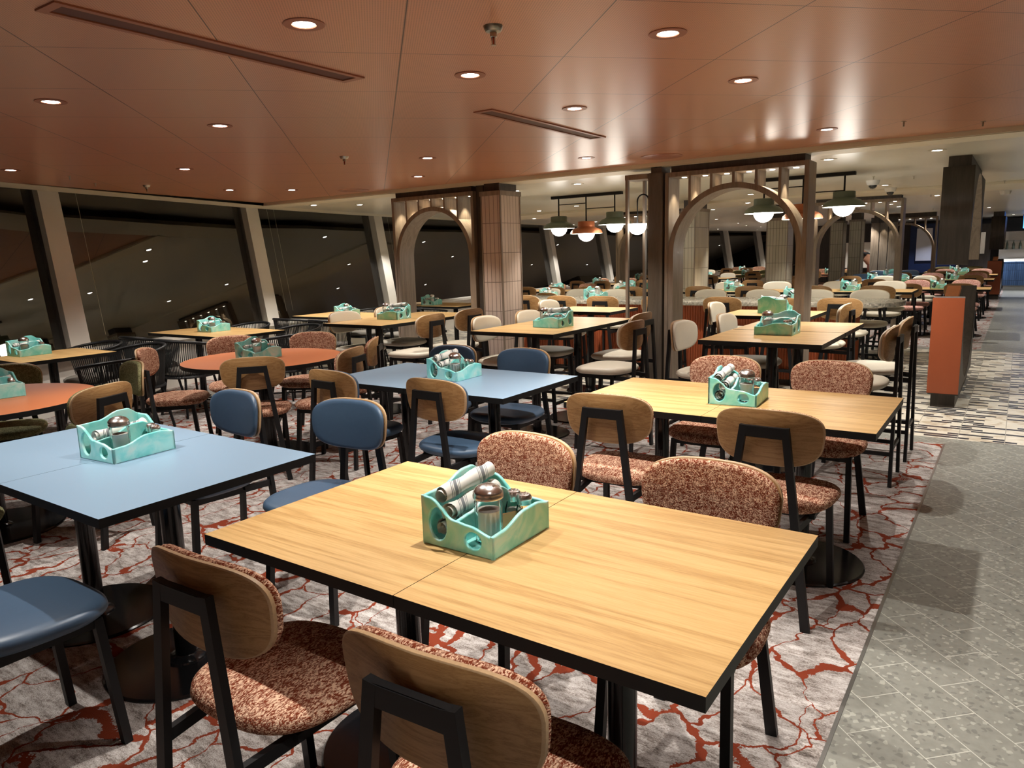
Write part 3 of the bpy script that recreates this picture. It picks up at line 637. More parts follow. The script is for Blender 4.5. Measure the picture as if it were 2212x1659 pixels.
# ------------------------------------------------------------------ lamps
def spot(x, y, z, w, deg=78, col=(1, .945, .87), rad=.014, blend=.5, nm='spot', tilt=0):
    l = D.lights.new(nm, 'SPOT'); l.energy = w; l.spot_size = math.radians(deg); l.spot_blend = blend; l.color = col; l.shadow_soft_size = rad
    o = D.objects.new(nm, l); COL.objects.link(o); o.location = (x, y, z); o.rotation_euler = (tilt, 0, 0); return o
def downlight_spec(tm):
    bm = bmesh.new(); lathe(bm, [(.036, 0), (.066, 0), (.068, -.002), (.066, -.004), (.04, -.004), (.036, .004)], 32); a = mesh(bm, 'trim_ring', tm, True, 40)
    bm = bmesh.new(); lathe(bm, [(0, -.0025), (.034, -.0025), (.036, 0), (0, 0.001)], 24); c = mesh(bm, 'lens', 'lens', True, 40)
    return [('trim_ring', a), ('lens', c)]
DLO, DLW = downlight_spec('trimo'), downlight_spec('trimw')
WO = 78
RUSTL = [(-1.99, 1.73, 'largest downlight, at top of the rust ceiling'), (-1.1, 2.62, 'large downlight right of the near sprinkler'), (-2.0, 2.63, 'downlight just below the near sprinkler'), (-1.12, 3.55, 'downlight left of the two rightmost rust ceiling lamps'),
 (-3.76, 1.73, 'downlight at left end of the long slot'), (-2.03, 3.58, 'downlight right of the short slot'), (-3.76, 2.61, 'downlight below middle of the long slot'), (-1.13, 5.38, 'rightmost downlight near the fascia in rust ceiling'),
 (-6.5, 2.63, 'downlight at left picture edge in rust ceiling'), (-5.62, 3.54, 'downlight above the left window in rust ceiling'), (-3.86, 4.49, 'downlight between round plate and short slot'), (-2.98, 5.44, 'downlight left of the wide round ceiling plate'),
 (-4.78, 5.41, 'downlight above the left arch in rust ceiling'), (-6.91, 4.84, 'leftmost of the two small lamps near ceiling corner'), (-6.53, 5.34, 'rightmost of the two small lamps near ceiling corner')]
for x, y, lb in RUSTL:
    place('downlight', DLO, (x, y, ZO), 0, 'lit recessed '+lb, 'downlight', 'rust ceiling downlights'); spot(x, y, ZO-.012, WO, 118 if x < -6 else 92, blend=.65)
for x, y in ((-1.1, 1.73), (-2.9, .8), (-.2, .8), (.8, 1.73), (-.2, -.8), (-2, -1.6), (.9, 3.3), (2.0, 2.2), (2.0, 4.6), (1.0, 5.6), (.9, -.3)):  # all out of view; the one near the front blue table added to brighten it
    o = place('downlight', DLO, (x, y, ZO), 0, 'unseen lit recessed downlight in rust ceiling outside the photographed corner', 'downlight', 'rust ceiling lamps beyond the picture'); spot(x, y, ZO-.012, WO)
WHITE = [(-.62, 6.94), (-1.42, 6.88), (-1.47, 10.4), (-1.16, 13.46), (-2.07, 15.44), (-2.08, 16.6), (-1.99, 20.98), (-.67, 19.46), (-.28, 25.5), (-3.23, 19.37), (-3.68, 20.9), (-3.74, 22.83), (-3.95, 7.01), (-6.78, 10.7), (-7.88, 12.25), (-5.77, 10.2),
 (-3.12, 10.34), (-3.55, 11.64), (-4.79, 13.59), (-6.25, 17.99), (-6.85, 21.59), (-7.39, 24.12), (-7.81, 21.79), (-7.74, 6.67), (-7.36, 7.13), (-8.41, 15.78), (-4.84, 7.15), (.9, 8), (.9, 10.5), (.9, 14), (.6, 17), (.8, 21), (1.9, 12), (2, 25), (-2.6, 7.3), (-6, 7.6), (-2.6, 12.9), (-6.3, 14.4), (-8.9, 9.6), (-9.1, 13), (-9.5, 16.6), (-9.4, 20), (-9.4, 23.5), (-9.3, 27), (-8.9, 30.5), (-8.6, 34), (-7.6, 26.5), (-7.4, 29.5), (-7.5, 32.5)]  # entries along the windows are added to light the mullions and far bay
for i, (x, y) in enumerate(WHITE):
    zz = ZW-.035 if 11.2 < y < 12.5 else ZW
    where = 'beyond the second arch' if y > 12.5 else ('above the counter area' if y > 7.6 else 'just past the rust ceiling edge')
    d = link('downlight', None, None, (x, y, zz-.0005)); tag(d, 'small lit downlight in the cream ceiling '+where, 'downlight', 'cream ceiling downlights '+where)
    for nm_, me_ in DLW: link(nm_, me_, d)
    spot(x, y, zz-.015, 88 if y < 12 else 100, 95)
# sprinklers
bm = bmesh.new(); lathe(bm, [(0, 0), (.034, 0), (.032, -.008), (.026, -.018), (.012, -.02), (.012, -.034), (.006, -.036)], 24); SP1 = mesh(bm, 'escutcheon', 'brass', True, 35)
bm = bmesh.new(); bar(bm, (.008, 0, -.034), (.004, 0, -.06), .003, .004); bar(bm, (-.008, 0, -.034), (-.004, 0, -.06), .003, .004); lathe(bm, [(0, -.058), (.009, -.059), (.009, -.062), (0, -.062)], 14); SP2 = mesh(bm, 'deflector', 'brass')
bm = bmesh.new(); tube(bm, [(0, 0, -.034), (0, 0, -.058)], .0028, 8); SP3 = mesh(bm, 'bulb', 'red', True)
for x, y, lb in ((-1.53, 2.15, 'large nickel sprinkler head hanging from the rust ceiling, nearest'), (-4.23, 3.97, 'small sprinkler head above the orange round table'), (-6.96, 3.97, 'tiny sprinkler head above the left window')):
    place('sprinkler', [('escutcheon', SP1), ('deflector', SP2), ('bulb', SP3)], (x, y, ZO), 0, lb, 'sprinkler', 'sprinkler heads')
bm = bmesh.new(); lathe(bm, [(.016, 0), (.016, -.003), (.006, -.004), (.005, -.03), (.008, -.032), (0, -.034)], 12); SPS = mesh(bm, 'mist_nozzle', 'brass', True, 40)
for x, y, z in ((-.68, 5.42, ZO), (-.27, 5.81, ZO), (-6.63, 3.12, ZO), (-7.04, 3.53, ZO), (-1.39, 8.99, ZW), (-1.04, 9.34, ZW), (-.24, 11.1, ZW), (-1.21, 13.1, ZW), (-1.66, 18.62, ZW)):
    tag(link('ceiling_nozzle', SPS, None, (x, y, z)), 'tiny mist nozzle poking out of the '+('rust' if z == ZO else 'cream')+' ceiling', 'nozzle', ('rust' if z == ZO else 'cream')+' ceiling nozzles')
# slots and round plates in the rust ceiling
M['rustslot'] = simple('dark rust slot', (.1, .03, .015), .6)
def slot(x, y0, y1, lb):
    bm = bmesh.new(); w = .04
    for a in ((x-w-.022, y0-.03, x-w, y1+.03), (x+w, y0-.03, x+w+.022, y1+.03), (x-w, y0-.03, x+w, y0), (x-w, y1, x+w, y1+.03)): box(bm, a[0], a[1], ZO-.006, a[2], a[3], ZO)
    f = mesh(bm, 'frame', 'trimo'); bm = bmesh.new(); box(bm, x-w, y0, ZO-.0015, x+w, y1, ZO); bk = mesh(bm, 'grille', 'rustslot'); return place('air_slot', [('frame', f), ('grille', bk)], (0, 0, 0), 0, lb, 'vent', 'ceiling air slots')
slot(-2.42, 1.16, 2.33, 'long narrow air slot recessed in the rust ceiling, nearest'); slot(-2.42, 3.31, 4.55, 'shorter-looking air slot behind the round table downlights')
for x, y, lb in ((-2.5, 5.84, 'wide flat round plate in rust ceiling before the centre arch'), (-6.17, 5.9, 'faint round plate at far left of the rust ceiling')):
    bm = bmesh.new(); lathe(bm, [(0, -.006), (.165, -.006), (.172, -.003), (.172, 0), (0, 0)], 48); tag(link('ceiling_plate', mesh(bm, 'plate', 'trimo', True, 30), None, (x, y, ZO)), lb, 'plate')
# cameras and detector
bm = bmesh.new(); lathe(bm, [(0, 0), (.075, 0), (.072, -.02), (.06, -.05), (.045, -.055), (0, -.055)], 24); CA1 = mesh(bm, 'housing', 'plastic', True, 40)
bm = bmesh.new(); lathe(bm, [(.045, -.05), (.042, -.07), (.028, -.088), (0, -.095)], 20); CA2 = mesh(bm, 'dome', 'dome', True, 40)
for x, y, lb in ((-1.48, 9.55, 'white security camera dome on cream ceiling left of dark block'), (-1.49, 11.0, 'white security camera dome in front of the second arch header')):
    place('ceiling_camera', [('housing', CA1), ('dome', CA2)], (x, y, ZW), 0, lb, 'camera', 'ceiling cameras')
place('smoke_detector', [('housing', CA1)], (-.27, 13.4, ZW), 0, 'white smoke detector on ceiling right of the dark block', 'detector')

# ------------------------------------------------------------------ arched partitions
def arch(X0, X1, Y, zt, header_top, lb, depth=.25, ribs=5, lit=True, W=26):
    """portal in the XZ plane: frame, round arch band, ribs above it, header to the ceiling"""
    root = link('arch_partition', None, None, ((X0+X1)/2, Y+depth/2, 0)); tag(root, lb, 'arch', 'arched partitions')
    ox, oy = -(X0+X1)/2, -(Y+depth/2)
    def P(n, bm, mt, par=root, sm=False): 
        bmesh.ops.translate(bm, verts=bm.verts, vec=(ox, oy, 0)); return link(n, mesh(bm, n, mt, sm, 30 if sm else None), par)
    bm = bmesh.new()
    box(bm, X0, Y, 0, X0+.035, Y+depth, zt, .003); box(bm, X1-.035, Y, 0, X1, Y+depth, zt, .003); box(bm, X0+.035, Y, zt-.04, X1-.035, Y+depth, zt, .003)
    P('frame', bm, 'taupe')
    bm = bmesh.new(); box(bm, X0+.045, Y+.03, zt, X1-.04, Y+depth-.03, header_top); P('header', bm, 'darkwood')
    cx = (X0+X1)/2; ro = (X1-X0)/2-.035; ri = ro-.045; cz = zt-.125-ro
    bm = bmesh.new(); n = 40; R = []
    prof = [(ro, Y+.004), (ro, Y+depth-.004), (ri, Y+depth-.004), (ri, Y+.004)]
    path = [(0, 0)]+[(math.pi-math.pi*k/n, 1) for k in range(n+1)]+[(math.pi, 0)]
    pts = [('L', 0)]+[('A', math.pi-math.pi*k/n) for k in range(n+1)]+[('R', 0)]
    for kind, a in pts:
        ring = []
        for r, y in prof:
            if kind == 'L': p = (cx-r, y, 0)
            elif kind == 'R': p = (cx+r, y, 0)
            else: p = (cx+r*math.cos(a), y, cz+r*math.sin(a))
            ring.append(bm.verts.new(p))
        R.append(ring)
    for a, c in zip(R, R[1:]):
        for k in range(4): bm.faces.new((a[k], a[(k+1) % 4], c[(k+1) % 4], c[k]))
    bm.faces.new(R[0][::-1]); bm.faces.new(R[-1]); P('arch_band', bm, 'taupe', sm=True)
    for k in range(ribs):
        x = X0+.035+(X1-X0-.07)*(k+1)/(ribs+1); z0 = cz+math.sqrt(max(0, ro*ro-(x-cx)**2))-.01
        bm = bmesh.new(); box(bm, x-.011, Y+.006, z0, x+.011, Y+depth-.006, zt-.04); P('rib', bm, 'taupe')
    for k in range(ribs+1):
        x = X0+.035+(X1-X0-.07)*(k+.5)/(ribs+1); bm = bmesh.new(); lathe(bm, [(0, zt-.044), (.019, zt-.044), (.023, zt-.0405), (.023, zt-.04)], 20, x, Y+depth/2); P('spot_lens', bm, 'lenssmall')
        if lit: spot(x, Y+depth/2, zt-.048, W*.5, 75, (1, .86, .62), .015, .5)
    return root
arch(-2.62, -1.42, 6.2, 2.14, ZO, 'taupe wooden arch partition in the centre, framing a green pendant')
arch(-5.9, -4.74, 6.2, 2.14, ZO, 'taupe wooden arch partition in front of the windows, leftmost')
arch(-2.68, -1.44, 12.0, 2.12, ZW-.036, 'third taupe arch partition beyond the stone counter')
arch(-6.0, -4.76, 12.0, 2.12, ZW-.036, 'dim taupe arch behind the left pendant lamps')
arch(-3.15, -1.72, 20.5, 2.1, ZW, 'small far arch with glowing ribs near the dark far wall')
# side-on partitions with a round opening
def moon(X0, X1, Y0, Y1, zc, r, zt, ztop, lb, lo=0, plinth=.12):
    root = link('round_partition', None, None, ((X0+X1)/2, (Y0+Y1)/2, 0)); tag(root, lb, 'partition', 'round-opening partitions')
    ym = (Y0+Y1)/2; h = (Y1-Y0)/2; tk = X1-X0; a0 = math.asin(min(1, math.sqrt(max(0, 1-(h/r)**2)))) if r > h else 0
    Rm = Matrix(((0, 0, 1, 0), (1, 0, 0, 0), (0, 1, 0, 0), (0, 0, 0, 1)))
    up = [(h*1, zt), (-h, zt)]; n = 40; a = a0
    arc = [(r*math.cos(PI-(a+(PI-2*a)*k/n)), zc+r*math.sin(PI-(a+(PI-2*a)*k/n))) for k in range(n+1)]
    me = poly_solid('upper', up+arc, [], tk-.012, 'darkwood'); bm = bmesh.new(); add_mesh(bm, me, Rm); link('upper_panel', mesh(bm, 'upper_panel', 'darkwood'), root)
    arc2 = [(r*math.cos(PI+(a+(PI-2*a)*k/n)), zc+r*math.sin(PI+(a+(PI-2*a)*k/n))) for k in range(n+1)]
    me = poly_solid('lower', [(h, plinth), (-h, plinth)]+arc2, [], tk-.012, 'darkwood'); bm = bmesh.new(); add_mesh(bm, me, Rm); link('lower_panel', mesh(bm, 'lower_panel', 'darkwood'), root)
    bm = bmesh.new(); box(bm, -tk/2-.002, -h-.012, plinth+.01, tk/2-.006, -h, zc-r*math.sin(a)-.01, .002); link('end_panel', mesh(bm, 'end_panel', 'terra'), root)['label'] = 'terracotta end panel'
    bm = bmesh.new(); box(bm, -tk/2+.03, -h+.02, 0, tk/2-.03, h-.02, plinth); link('plinth', mesh(bm, 'plinth', 'darkwood'), root)
    bm = bmesh.new(); box(bm, -tk/2+.04, -h+.04, zt, tk/2-.04, h-.04, ztop); link('neck', mesh(bm, 'neck', 'darkwood'), root)
    bm = bmesh.new(); bar(bm, (-.03, -h+.3, .82), (-.0, -h+.5, 1.06), .11, .04); link('leather_cushion', mesh(bm, 'leather_cushion', 'leather'), root)
    for nm, ar in (('lower_lining', arc2), ('upper_lining', arc)):
        bm = bmesh.new(); rows = []
        for y, z in ar:
            k = (r-.012)/r; rows.append([bm.verts.new((-tk/2+.01, y, z)), bm.verts.new((tk/2-.01, y, z)), bm.verts.new((tk/2-.01, y*k, zc+(z-zc)*k)), bm.verts.new((-tk/2+.01, y*k, zc+(z-zc)*k))])
        for p, q in zip(rows, rows[1:]):
            for k in range(4): bm.faces.new((p[k], p[(k+1) % 4], q[(k+1) % 4], q[k]))
        bm.faces.new(rows[0]); bm.faces.new(rows[-1][::-1]); link(nm, mesh(bm, nm, 'darkwood' if nm[0] == 'l' else 'taupe', True, 40), root)
    return root
moon(-.62, -.37, 7.5, 9.45, 1.14, .985, 2.11, ZW, 'dark wood partition with round opening and terracotta end beside walkway, nearest')
moon(-.7, -.39, 22.4, 24.3, 1.12, .96, 2.08, ZW, 'far partition with terracotta end panel beside the bar')
# tiled pillars
def pillar(X0, Y0, X1, Y1, zt, ztop, mt, lb):
    root = link('tiled_pillar', None, None, ((X0+X1)/2, (Y0+Y1)/2, 0)); tag(root, lb, 'pillar', 'tiled pillars'); cx, cy = (X0+X1)/2, (Y0+Y1)/2; a, c = (X1-X0)/2, (Y1-Y0)/2
    bm = bmesh.new(); box(bm, -a+.006, -c+.006, .08, a-.006, c-.006, zt-.04); link('tile_cladding', mesh(bm, 'tile_cladding', mt), root)
    bm = bmesh.new()
    for sx in (-1, 1):
        for sy in (-1, 1): box(bm, sx*a-(.014 if sx > 0 else 0), sy*c-(.014 if sy > 0 else 0), .08, sx*a+(.014 if sx < 0 else 0), sy*c+(.014 if sy < 0 else 0), zt-.04)
    box(bm, -a-.006, -c-.006, zt-.045, a+.006, c+.006, zt); link('corner_trim', mesh(bm, 'corner_trim', 'taupe'), root)
    bm = bmesh.new(); box(bm, -a+.03, -c+.03, zt, a-.03, c-.03, ztop); link('neck', mesh(bm, 'neck', 'darkwood'), root)
    bm = bmesh.new(); box(bm, -a, -c, 0, a, c, .08); link('plinth', mesh(bm, 'plinth', 'darkwood'), root); return root
pillar(-4.63, 6.18, -4.38, 6.55, 2.12, ZO-.036, 'tile', 'blush tiled pillar right of the leftmost arch')
sbox('trim_60', -4.735, 6.25, 0, -4.64, 6.5, ZO-.036, 'darkwood', 'dark post between arch and tiled pillar')
pillar(-4.22, 10.6, -4.0, 11.2, 2.08, ZW, 'tilegreen', 'sand tiled pillar seen through the centre arch')
pillar(-3.75, 13.4, -3.38, 13.8, 1.98, ZW, 'tilegreen', 'grey-lit tiled pillar with access hatch behind the counter')
pillar(-3.62, 18, -3.34, 18.4, 2.02, ZW, 'tilegreen', 'left of the two slim tiled pillars in far room')
pillar(-3.22, 18, -2.96, 18.4, 2.03, ZW, 'tilegreen', 'right of the two slim tiled pillars in far room')
# dark post and lattice beside the centre arch
bm = bmesh.new(); box(bm, -2.78, 6.2, 0, -2.64, 6.44, 2.15, .003); box(bm, -2.76, 6.22, 2.15, -2.66, 6.42, ZO, 0); tag(link('square_post', mesh(bm, 'post', 'midwood')), 'dark square post left of the centre arch', 'post')
root = link('lattice_screen', None, None, (-2.9, 6.4, 0)); tag(root, 'narrow open lattice screen beside the dark post, holding lamp', 'screen')
bm = bmesh.new(); box(bm, -.105, -.2, 2.105, .115, .02, 2.15, .002); link('top_frame', mesh(bm, 'top_frame', 'taupe'), root)
for x, y in ((-.09, -.18), (.012, -.03)):
    bm = bmesh.new(); box(bm, x-.012, y-.018, 0, x+.012, y+.018, 2.105); link('slat', mesh(bm, 'slat', 'taupe'), root)
root = link('hook_lamp', None, None, (-2.9, 6.24, 1.72)); tag(root, 'glowing half-globe lamp hanging from black hook by dark post', 'lamp')
bm = bmesh.new(); tube(bm, [(0, 0, .0), (0, 0, .2)]+[(.055-.055*math.cos(a), 0, .2+.055*math.sin(a)) for a in [PI*k/14 for k in range(1, 15)]]+[(.118, 0, .2)], .007, 8); link('hook_arm', mesh(bm, 'hook_arm', 'black', True), root)
bm = bmesh.new(); lathe(bm, [(0, 0), (.085, 0), (.085, -.006), (.078, -.045), (.055, -.08), (.02, -.097), (0, -.1)], 28); link('half_globe', mesh(bm, 'half_globe', 'globe', True, 40), root)

# ------------------------------------------------------------------ pendants
def shade_spec(mt):
    bm = bmesh.new(); lathe(bm, [(0, .15), (.1, .15), (.105, .145), (.106, .085), (.12, .075), (.16, .06), (.195, .03), (.205, .0), (.202, -.002)], 40); a = mesh(bm, 'lamp_shade', mt, True, 40)
    bm = bmesh.new(); lathe(bm, [(.202, -.002), (.19, .024), (.155, .052), (.1, .066), (0, .07)], 40); c = mesh(bm, 'shade_lining', 'shadein', True, 40)
    bm = bmesh.new(); lathe(bm, [(0, .06), (.05, .055), (.088, .03), (.104, 0), (.1, -.03), (.08, -.065), (.045, -.09), (0, -.1)], 32); g_ = mesh(bm, 'globe', 'globe', True, 60)
    return a, c, g_
SG, SCu = shade_spec('shadegreen'), shade_spec('shadecopper')
def pendant(x0, Y, lb, dx=.4):
    root = link('pendant_light', None, None, (x0, Y, 0)); tag(root, lb, 'pendant light', 'three-lamp pendants')
    bm = bmesh.new(); box(bm, -dx-.1, -.03, ZW-.035, dx+.1, .03, ZW, .002); link('ceiling_bar', mesh(bm, 'ceiling_bar', 'black'), root)
    zs = [1.84, 1.76, 1.86] if x0 > -3 else [1.795, 1.715, 1.81]
    for i, z in enumerate(zs):
        x = (i-1)*dx; bm = bmesh.new(); tube(bm, [(x, 0, z+.14), (x, 0, ZW-.03)], .009, 8); link('rod', mesh(bm, 'rod', 'black', True), root)
        a, c, g_ = SCu if i == 1 else SG
        s = link('lamp_shade', a, root, (x, 0, z)); s['label'] = 'copper shade' if i == 1 else 'sage green shade'; link('shade_lining', c, s); link('globe', g_, s)
        l = D.lights.new('globe_light', 'POINT'); l.energy = 7; l.color = (1, .93, .82); l.shadow_soft_size = .1; ob = D.objects.new('globe_light', l); COL.objects.link(ob); ob.location = (x0+x, Y, z-.13)
    for (xa, xb, z) in ((-dx, 0, 2.09), (0, dx, 2.02)):
        bm = bmesh.new(); tube(bm, [(xa, 0, z), (xb, 0, z)], .006, 6); link('cross_rod', mesh(bm, 'cross_rod', 'black', True), root)
pendant(-4.56, 8.3, 'three-lamp pendant with green and copper shades over counter, left of post'); pendant(-1.93, 8.2, 'three-lamp pendant hanging right of and behind the centre arch')

# ------------------------------------------------------------------ stone counter
root = link('stone_counter', None, None, (-3.3, 8.35, 0)); tag(root, 'long stone topped counter with rounded end and terracotta fluted base', 'counter')
pl = [(-2.4, -.42), (1.95, -.42)]+[(1.95+.42*math.sin(a), -.42*math.cos(a)) for a in [PI*k/20 for k in range(1, 20)]]+[(1.95, .42), (-2.4, .42)]
me = poly_solid('top', pl, [], .045, 'stone', .004); bm = bmesh.new(); add_mesh(bm, me, Matrix.Translation((0, 0, .8775))); link('worktop', mesh(bm, 'worktop', 'stone'), root)
bm = bmesh.new(); per = []
x0, x1, y0, y1 = -2.2, 1.9, -.27, .27
def run(ax, ay, bx, by):
    L = math.hypot(bx-ax, by-ay); n = int(L/.03); dx, dy = (bx-ax)/L, (by-ay)/L
    for i in range(n):
        for t, o_ in ((0, 0), (.25, .009), (.5, .013), (.75, .009)):
            s = (i+t)*L/n; per.append((ax+dx*s+dy*o_, ay+dy*s-dx*o_))
run(x0, y0, x1, y0); run(x1, y0, x1, y1); run(x1, y1, x0, y1); run(x0, y1, x0, y0)
lo = [bm.verts.new((x, y, .06)) for x, y in per]; hi = [bm.verts.new((x, y, .855)) for x, y in per]
for i in range(len(per)): j = (i+1) % len(per); bm.faces.new((lo[i], lo[j], hi[j], hi[i]))
bm.faces.new(hi); bm.faces.new(lo[::-1]); link('fluted_base', mesh(bm, 'fluted_base', 'terra'), root)
bm = bmesh.new(); box(bm, x0+.04, y0+.04, 0, x1-.04, y1-.04, .06); link('plinth', mesh(bm, 'plinth', 'darkwood'), root)

# ------------------------------------------------------------------ near furniture
T = table
T(-1.42, 1.465, .7, .81, .75, 'oak', 'left half of the front oak table, nearest camera', 'front oak tables'); T(-.72, 1.465, .7, .81, .75, 'oak', 'right half of the front oak table, nearest camera', 'front oak tables')
T(-2.49, 1.37, .68, .805, .75, 'blue', 'nearer half of the front blue table', 'front blue tables'); T(-3.17, 1.37, .68, .805, .75, 'blue', 'farther half of the front blue table at left edge', 'front blue tables')
T(-1.46, 3.44, .7, .8, .75, 'oak', 'left half of the second oak table beside the walkway', 'second oak tables'); T(-.76, 3.44, .7, .8, .75, 'oak', 'right half of the second oak table beside the walkway', 'second oak tables')
T(-3.16, 3.36, .69, .78, .75, 'blue', 'left half of the rear blue table', 'rear blue tables'); T(-2.47, 3.36, .69, .78, .75, 'blue', 'right half of the rear blue table', 'rear blue tables')
for x, y, lb in ((-4.74, 3.48, 'round orange topped table in the middle of left side'), (-4.77, 1.6, 'round orange topped table cut by the left edge')):
    place('round_table', [('tabletop', top_round(.59, .75, 'orange'))]+pedestal(.75, .34, .05), (x, y, 0), 0, lb, 'table', 'round orange tables')
T(-6.75, 2.84, .7, .75, .75, 'oak', 'oak window table at the left edge', 'window tables')
for i, (x, y, w) in enumerate(((-6.82, 4.68, 'right'), (-7.5, 4.68, 'left'))): T(x, y, .69, .76, .75, 'oak', w+' half of the middle oak window table', 'window tables')
for i, (x, y, w) in enumerate(((-7.0, 6.8, 'right'), (-7.7, 6.8, 'left'))): T(x, y, .7, .78, .75, 'oak', w+' half of the third oak window table behind it', 'window tables')
for i, (x, y, w) in enumerate(((-7.1, 8.75, 'right'), (-7.8, 8.75, 'left'))): T(x, y, .7, .8, .75, 'oak', w+' half of the oak table seen through left arch', 'window tables')
for x, y, lb in ((-5.09, 5.08, 'near half of the left high oak table'), (-5.09, 5.8, 'far half of the left high oak table'), (-3.22, 4.98, 'near half of the middle high oak table'), (-3.22, 5.68, 'far half of the middle high oak table'), (-1.345, 5.03, 'near half of the right high oak table'), (-1.345, 5.76, 'far half of the right high oak table')):
    T(x, y, .78, .715, .88, 'oak', lb, 'high oak tables')
T(-1.84, 6.86, .8, .66, .88, 'oak', 'high oak table standing behind the centre arch', 'high oak tables'); T(-3.75, 6.9, .8, .66, .88, 'oak', 'high oak table between tiled pillar and middle high table', 'high oak tables')

G1 = 'rust tweed chairs around the oak tables'
chair('rust', -1.425, 1.03, 2, 'seen from behind at front oak table, left', G1); chair('rust', -.755, 1.005, 3, 'cropped by the bottom edge, at front oak table', G1)
chair('rust', -1.375, 1.85, 176, 'facing camera behind the teal caddy of front table', G1); chair('rust', -.7, 1.83, 181, 'facing camera at far right side of front table', G1)
chair('rust', -1.48, 3.04, 3, 'seen from behind at second oak table, left', G1); chair('rust', -.765, 3.03, 0, 'seen from behind at second oak table, right', G1)
chair('rust', -1.37, 3.96, 180, 'facing camera across second oak table, left one', G1); chair('rust', -.8, 3.99, 180, 'facing camera across second oak table, right one', G1)
G2 = 'slate blue chairs around the blue tables'
chair('navy', -2.385, .79, 0, 'at lower left corner with only its seat visible', G2); chair('navy', -3.2, .72, 0, 'at near side of front blue table, outside left edge', G2)
chair('navy', -3.13, 1.93, 176, 'facing camera behind front blue table, left one', G2); chair('navy', -2.4, 2.02, 186, 'facing camera behind front blue table, right one', G2)
chair('navy', -3.22, 3.0, -3, 'with wooden back to camera at rear blue table, left', G2); chair('navy', -2.46, 3.02, -2, 'with wooden back to camera at rear blue table, right', G2)
chair('navy', -3.26, 3.79, 180, 'beyond the rear blue table, behind its caddy', G2); chair('navy', -2.68, 3.82, 180, 'beyond the rear blue table at its right end', G2)
G3 = 'rust tweed chairs around the round table'
def around(cx, cy, r, a, kind, lb, g, extra=0):
    """a: bearing of the chair from the table; it faces the table centre"""
    x, y = cx+r*math.cos(math.radians(a)), cy+r*math.sin(math.radians(a)); chair(kind, x, y, a+90+extra, lb, g)
around(-4.74, 3.48, .56, -43, 'rust', 'with wooden back to camera at rear round table', G3, 4)
around(-4.74, 3.48, .66, 6, 'rust', 'side-on at right of rear round table, nearer one', G3, 14); around(-4.74, 3.48, .66, 58, 'rust', 'side-on at right of rear round table, farther one', G3, -22)
around(-4.74, 3.48, .7, 163, 'rust', 'facing camera beyond rear round table, left of caddy', G3, -14); around(-4.74, 3.48, .68, 112, 'rust', 'facing camera beyond rear round table, right of caddy', G3, 10)
around(-4.74, 3.48, .7, 216, 'rust', 'left of rear round table beside the olive chair', G3, 8)
G4 = 'olive tweed chairs around the left round table'
around(-4.77, 1.6, .64, 23, 'olive', 'showing plywood back with green edge behind blue table', G4, -4); around(-4.77, 1.6, .7, 92, 'olive', 'with green back pad turned towards left edge', G4, -14)
around(-4.77, 1.6, .64, 150, 'olive', 'on window side of left round table', G4); around(-4.77, 1.6, .62, -60, 'olive', 'with seat peeking out under left round table', G4)
chair('olive', -3.5, .95, 60, 'partly cut by left edge below the blue table', G4)
# stools
G5 = 'cream stools at the high tables'
for x, y, d, lb in ((-5.3, 5.0, -90, 'left of left high table, nearer one'), (-5.3, 5.62, -90, 'left of left high table, farther one'), (-4.52, 4.98, 93, 'right of left high table with wooden back, nearer'), (-4.55, 5.6, 88, 'right of left high table with wooden back, farther'),
 (-3.5, 4.93, -88, 'left of middle high table, nearer one'), (-3.48, 5.55, -90, 'left of middle high table, farther one'), (-2.5, 4.9, 90, 'right of middle high table, nearer one'), (-2.74, 5.58, 90, 'right of middle high table, farther one'),
 (-1.78, 4.98, -92, 'left of right high table with grey pad, nearer'), (-1.68, 5.62, -90, 'left of right high table, farther one'), (-.82, 5.02, 90, 'beside walkway at right high table, nearer one'), (-.81, 5.66, 90, 'beside walkway at right high table, farther one'),
 (-2.19, 6.86, -90, 'left of high table behind the centre arch'), (-1.42, 6.9, 90, 'right of high table behind the centre arch'), (-4.1, 6.9, -90, 'against the tiled pillar at high table')):
    chair('cream', x, y, d, lb, G5, True)
G6 = 'cream stools along the near side of counter'
for i, x in enumerate((-5.08, -4.56, -4.0, -3.3, -2.58, -1.99, -1.42)): chair('cream', x, 7.83, 0, 'at near side of stone counter, number %s from left' % ('one two three four five six seven'.split()[i]), G6, True)
G7 = 'cream stools along the far side of counter'
for i, x in enumerate((-5.1, -4.52, -3.8, -3.2, -2.55, -1.95, -1.37)): chair('cream', x, 8.88, 180, 'at far side of stone counter, number %s from left' % ('one two three four five six seven'.split()[i]), G7, True)
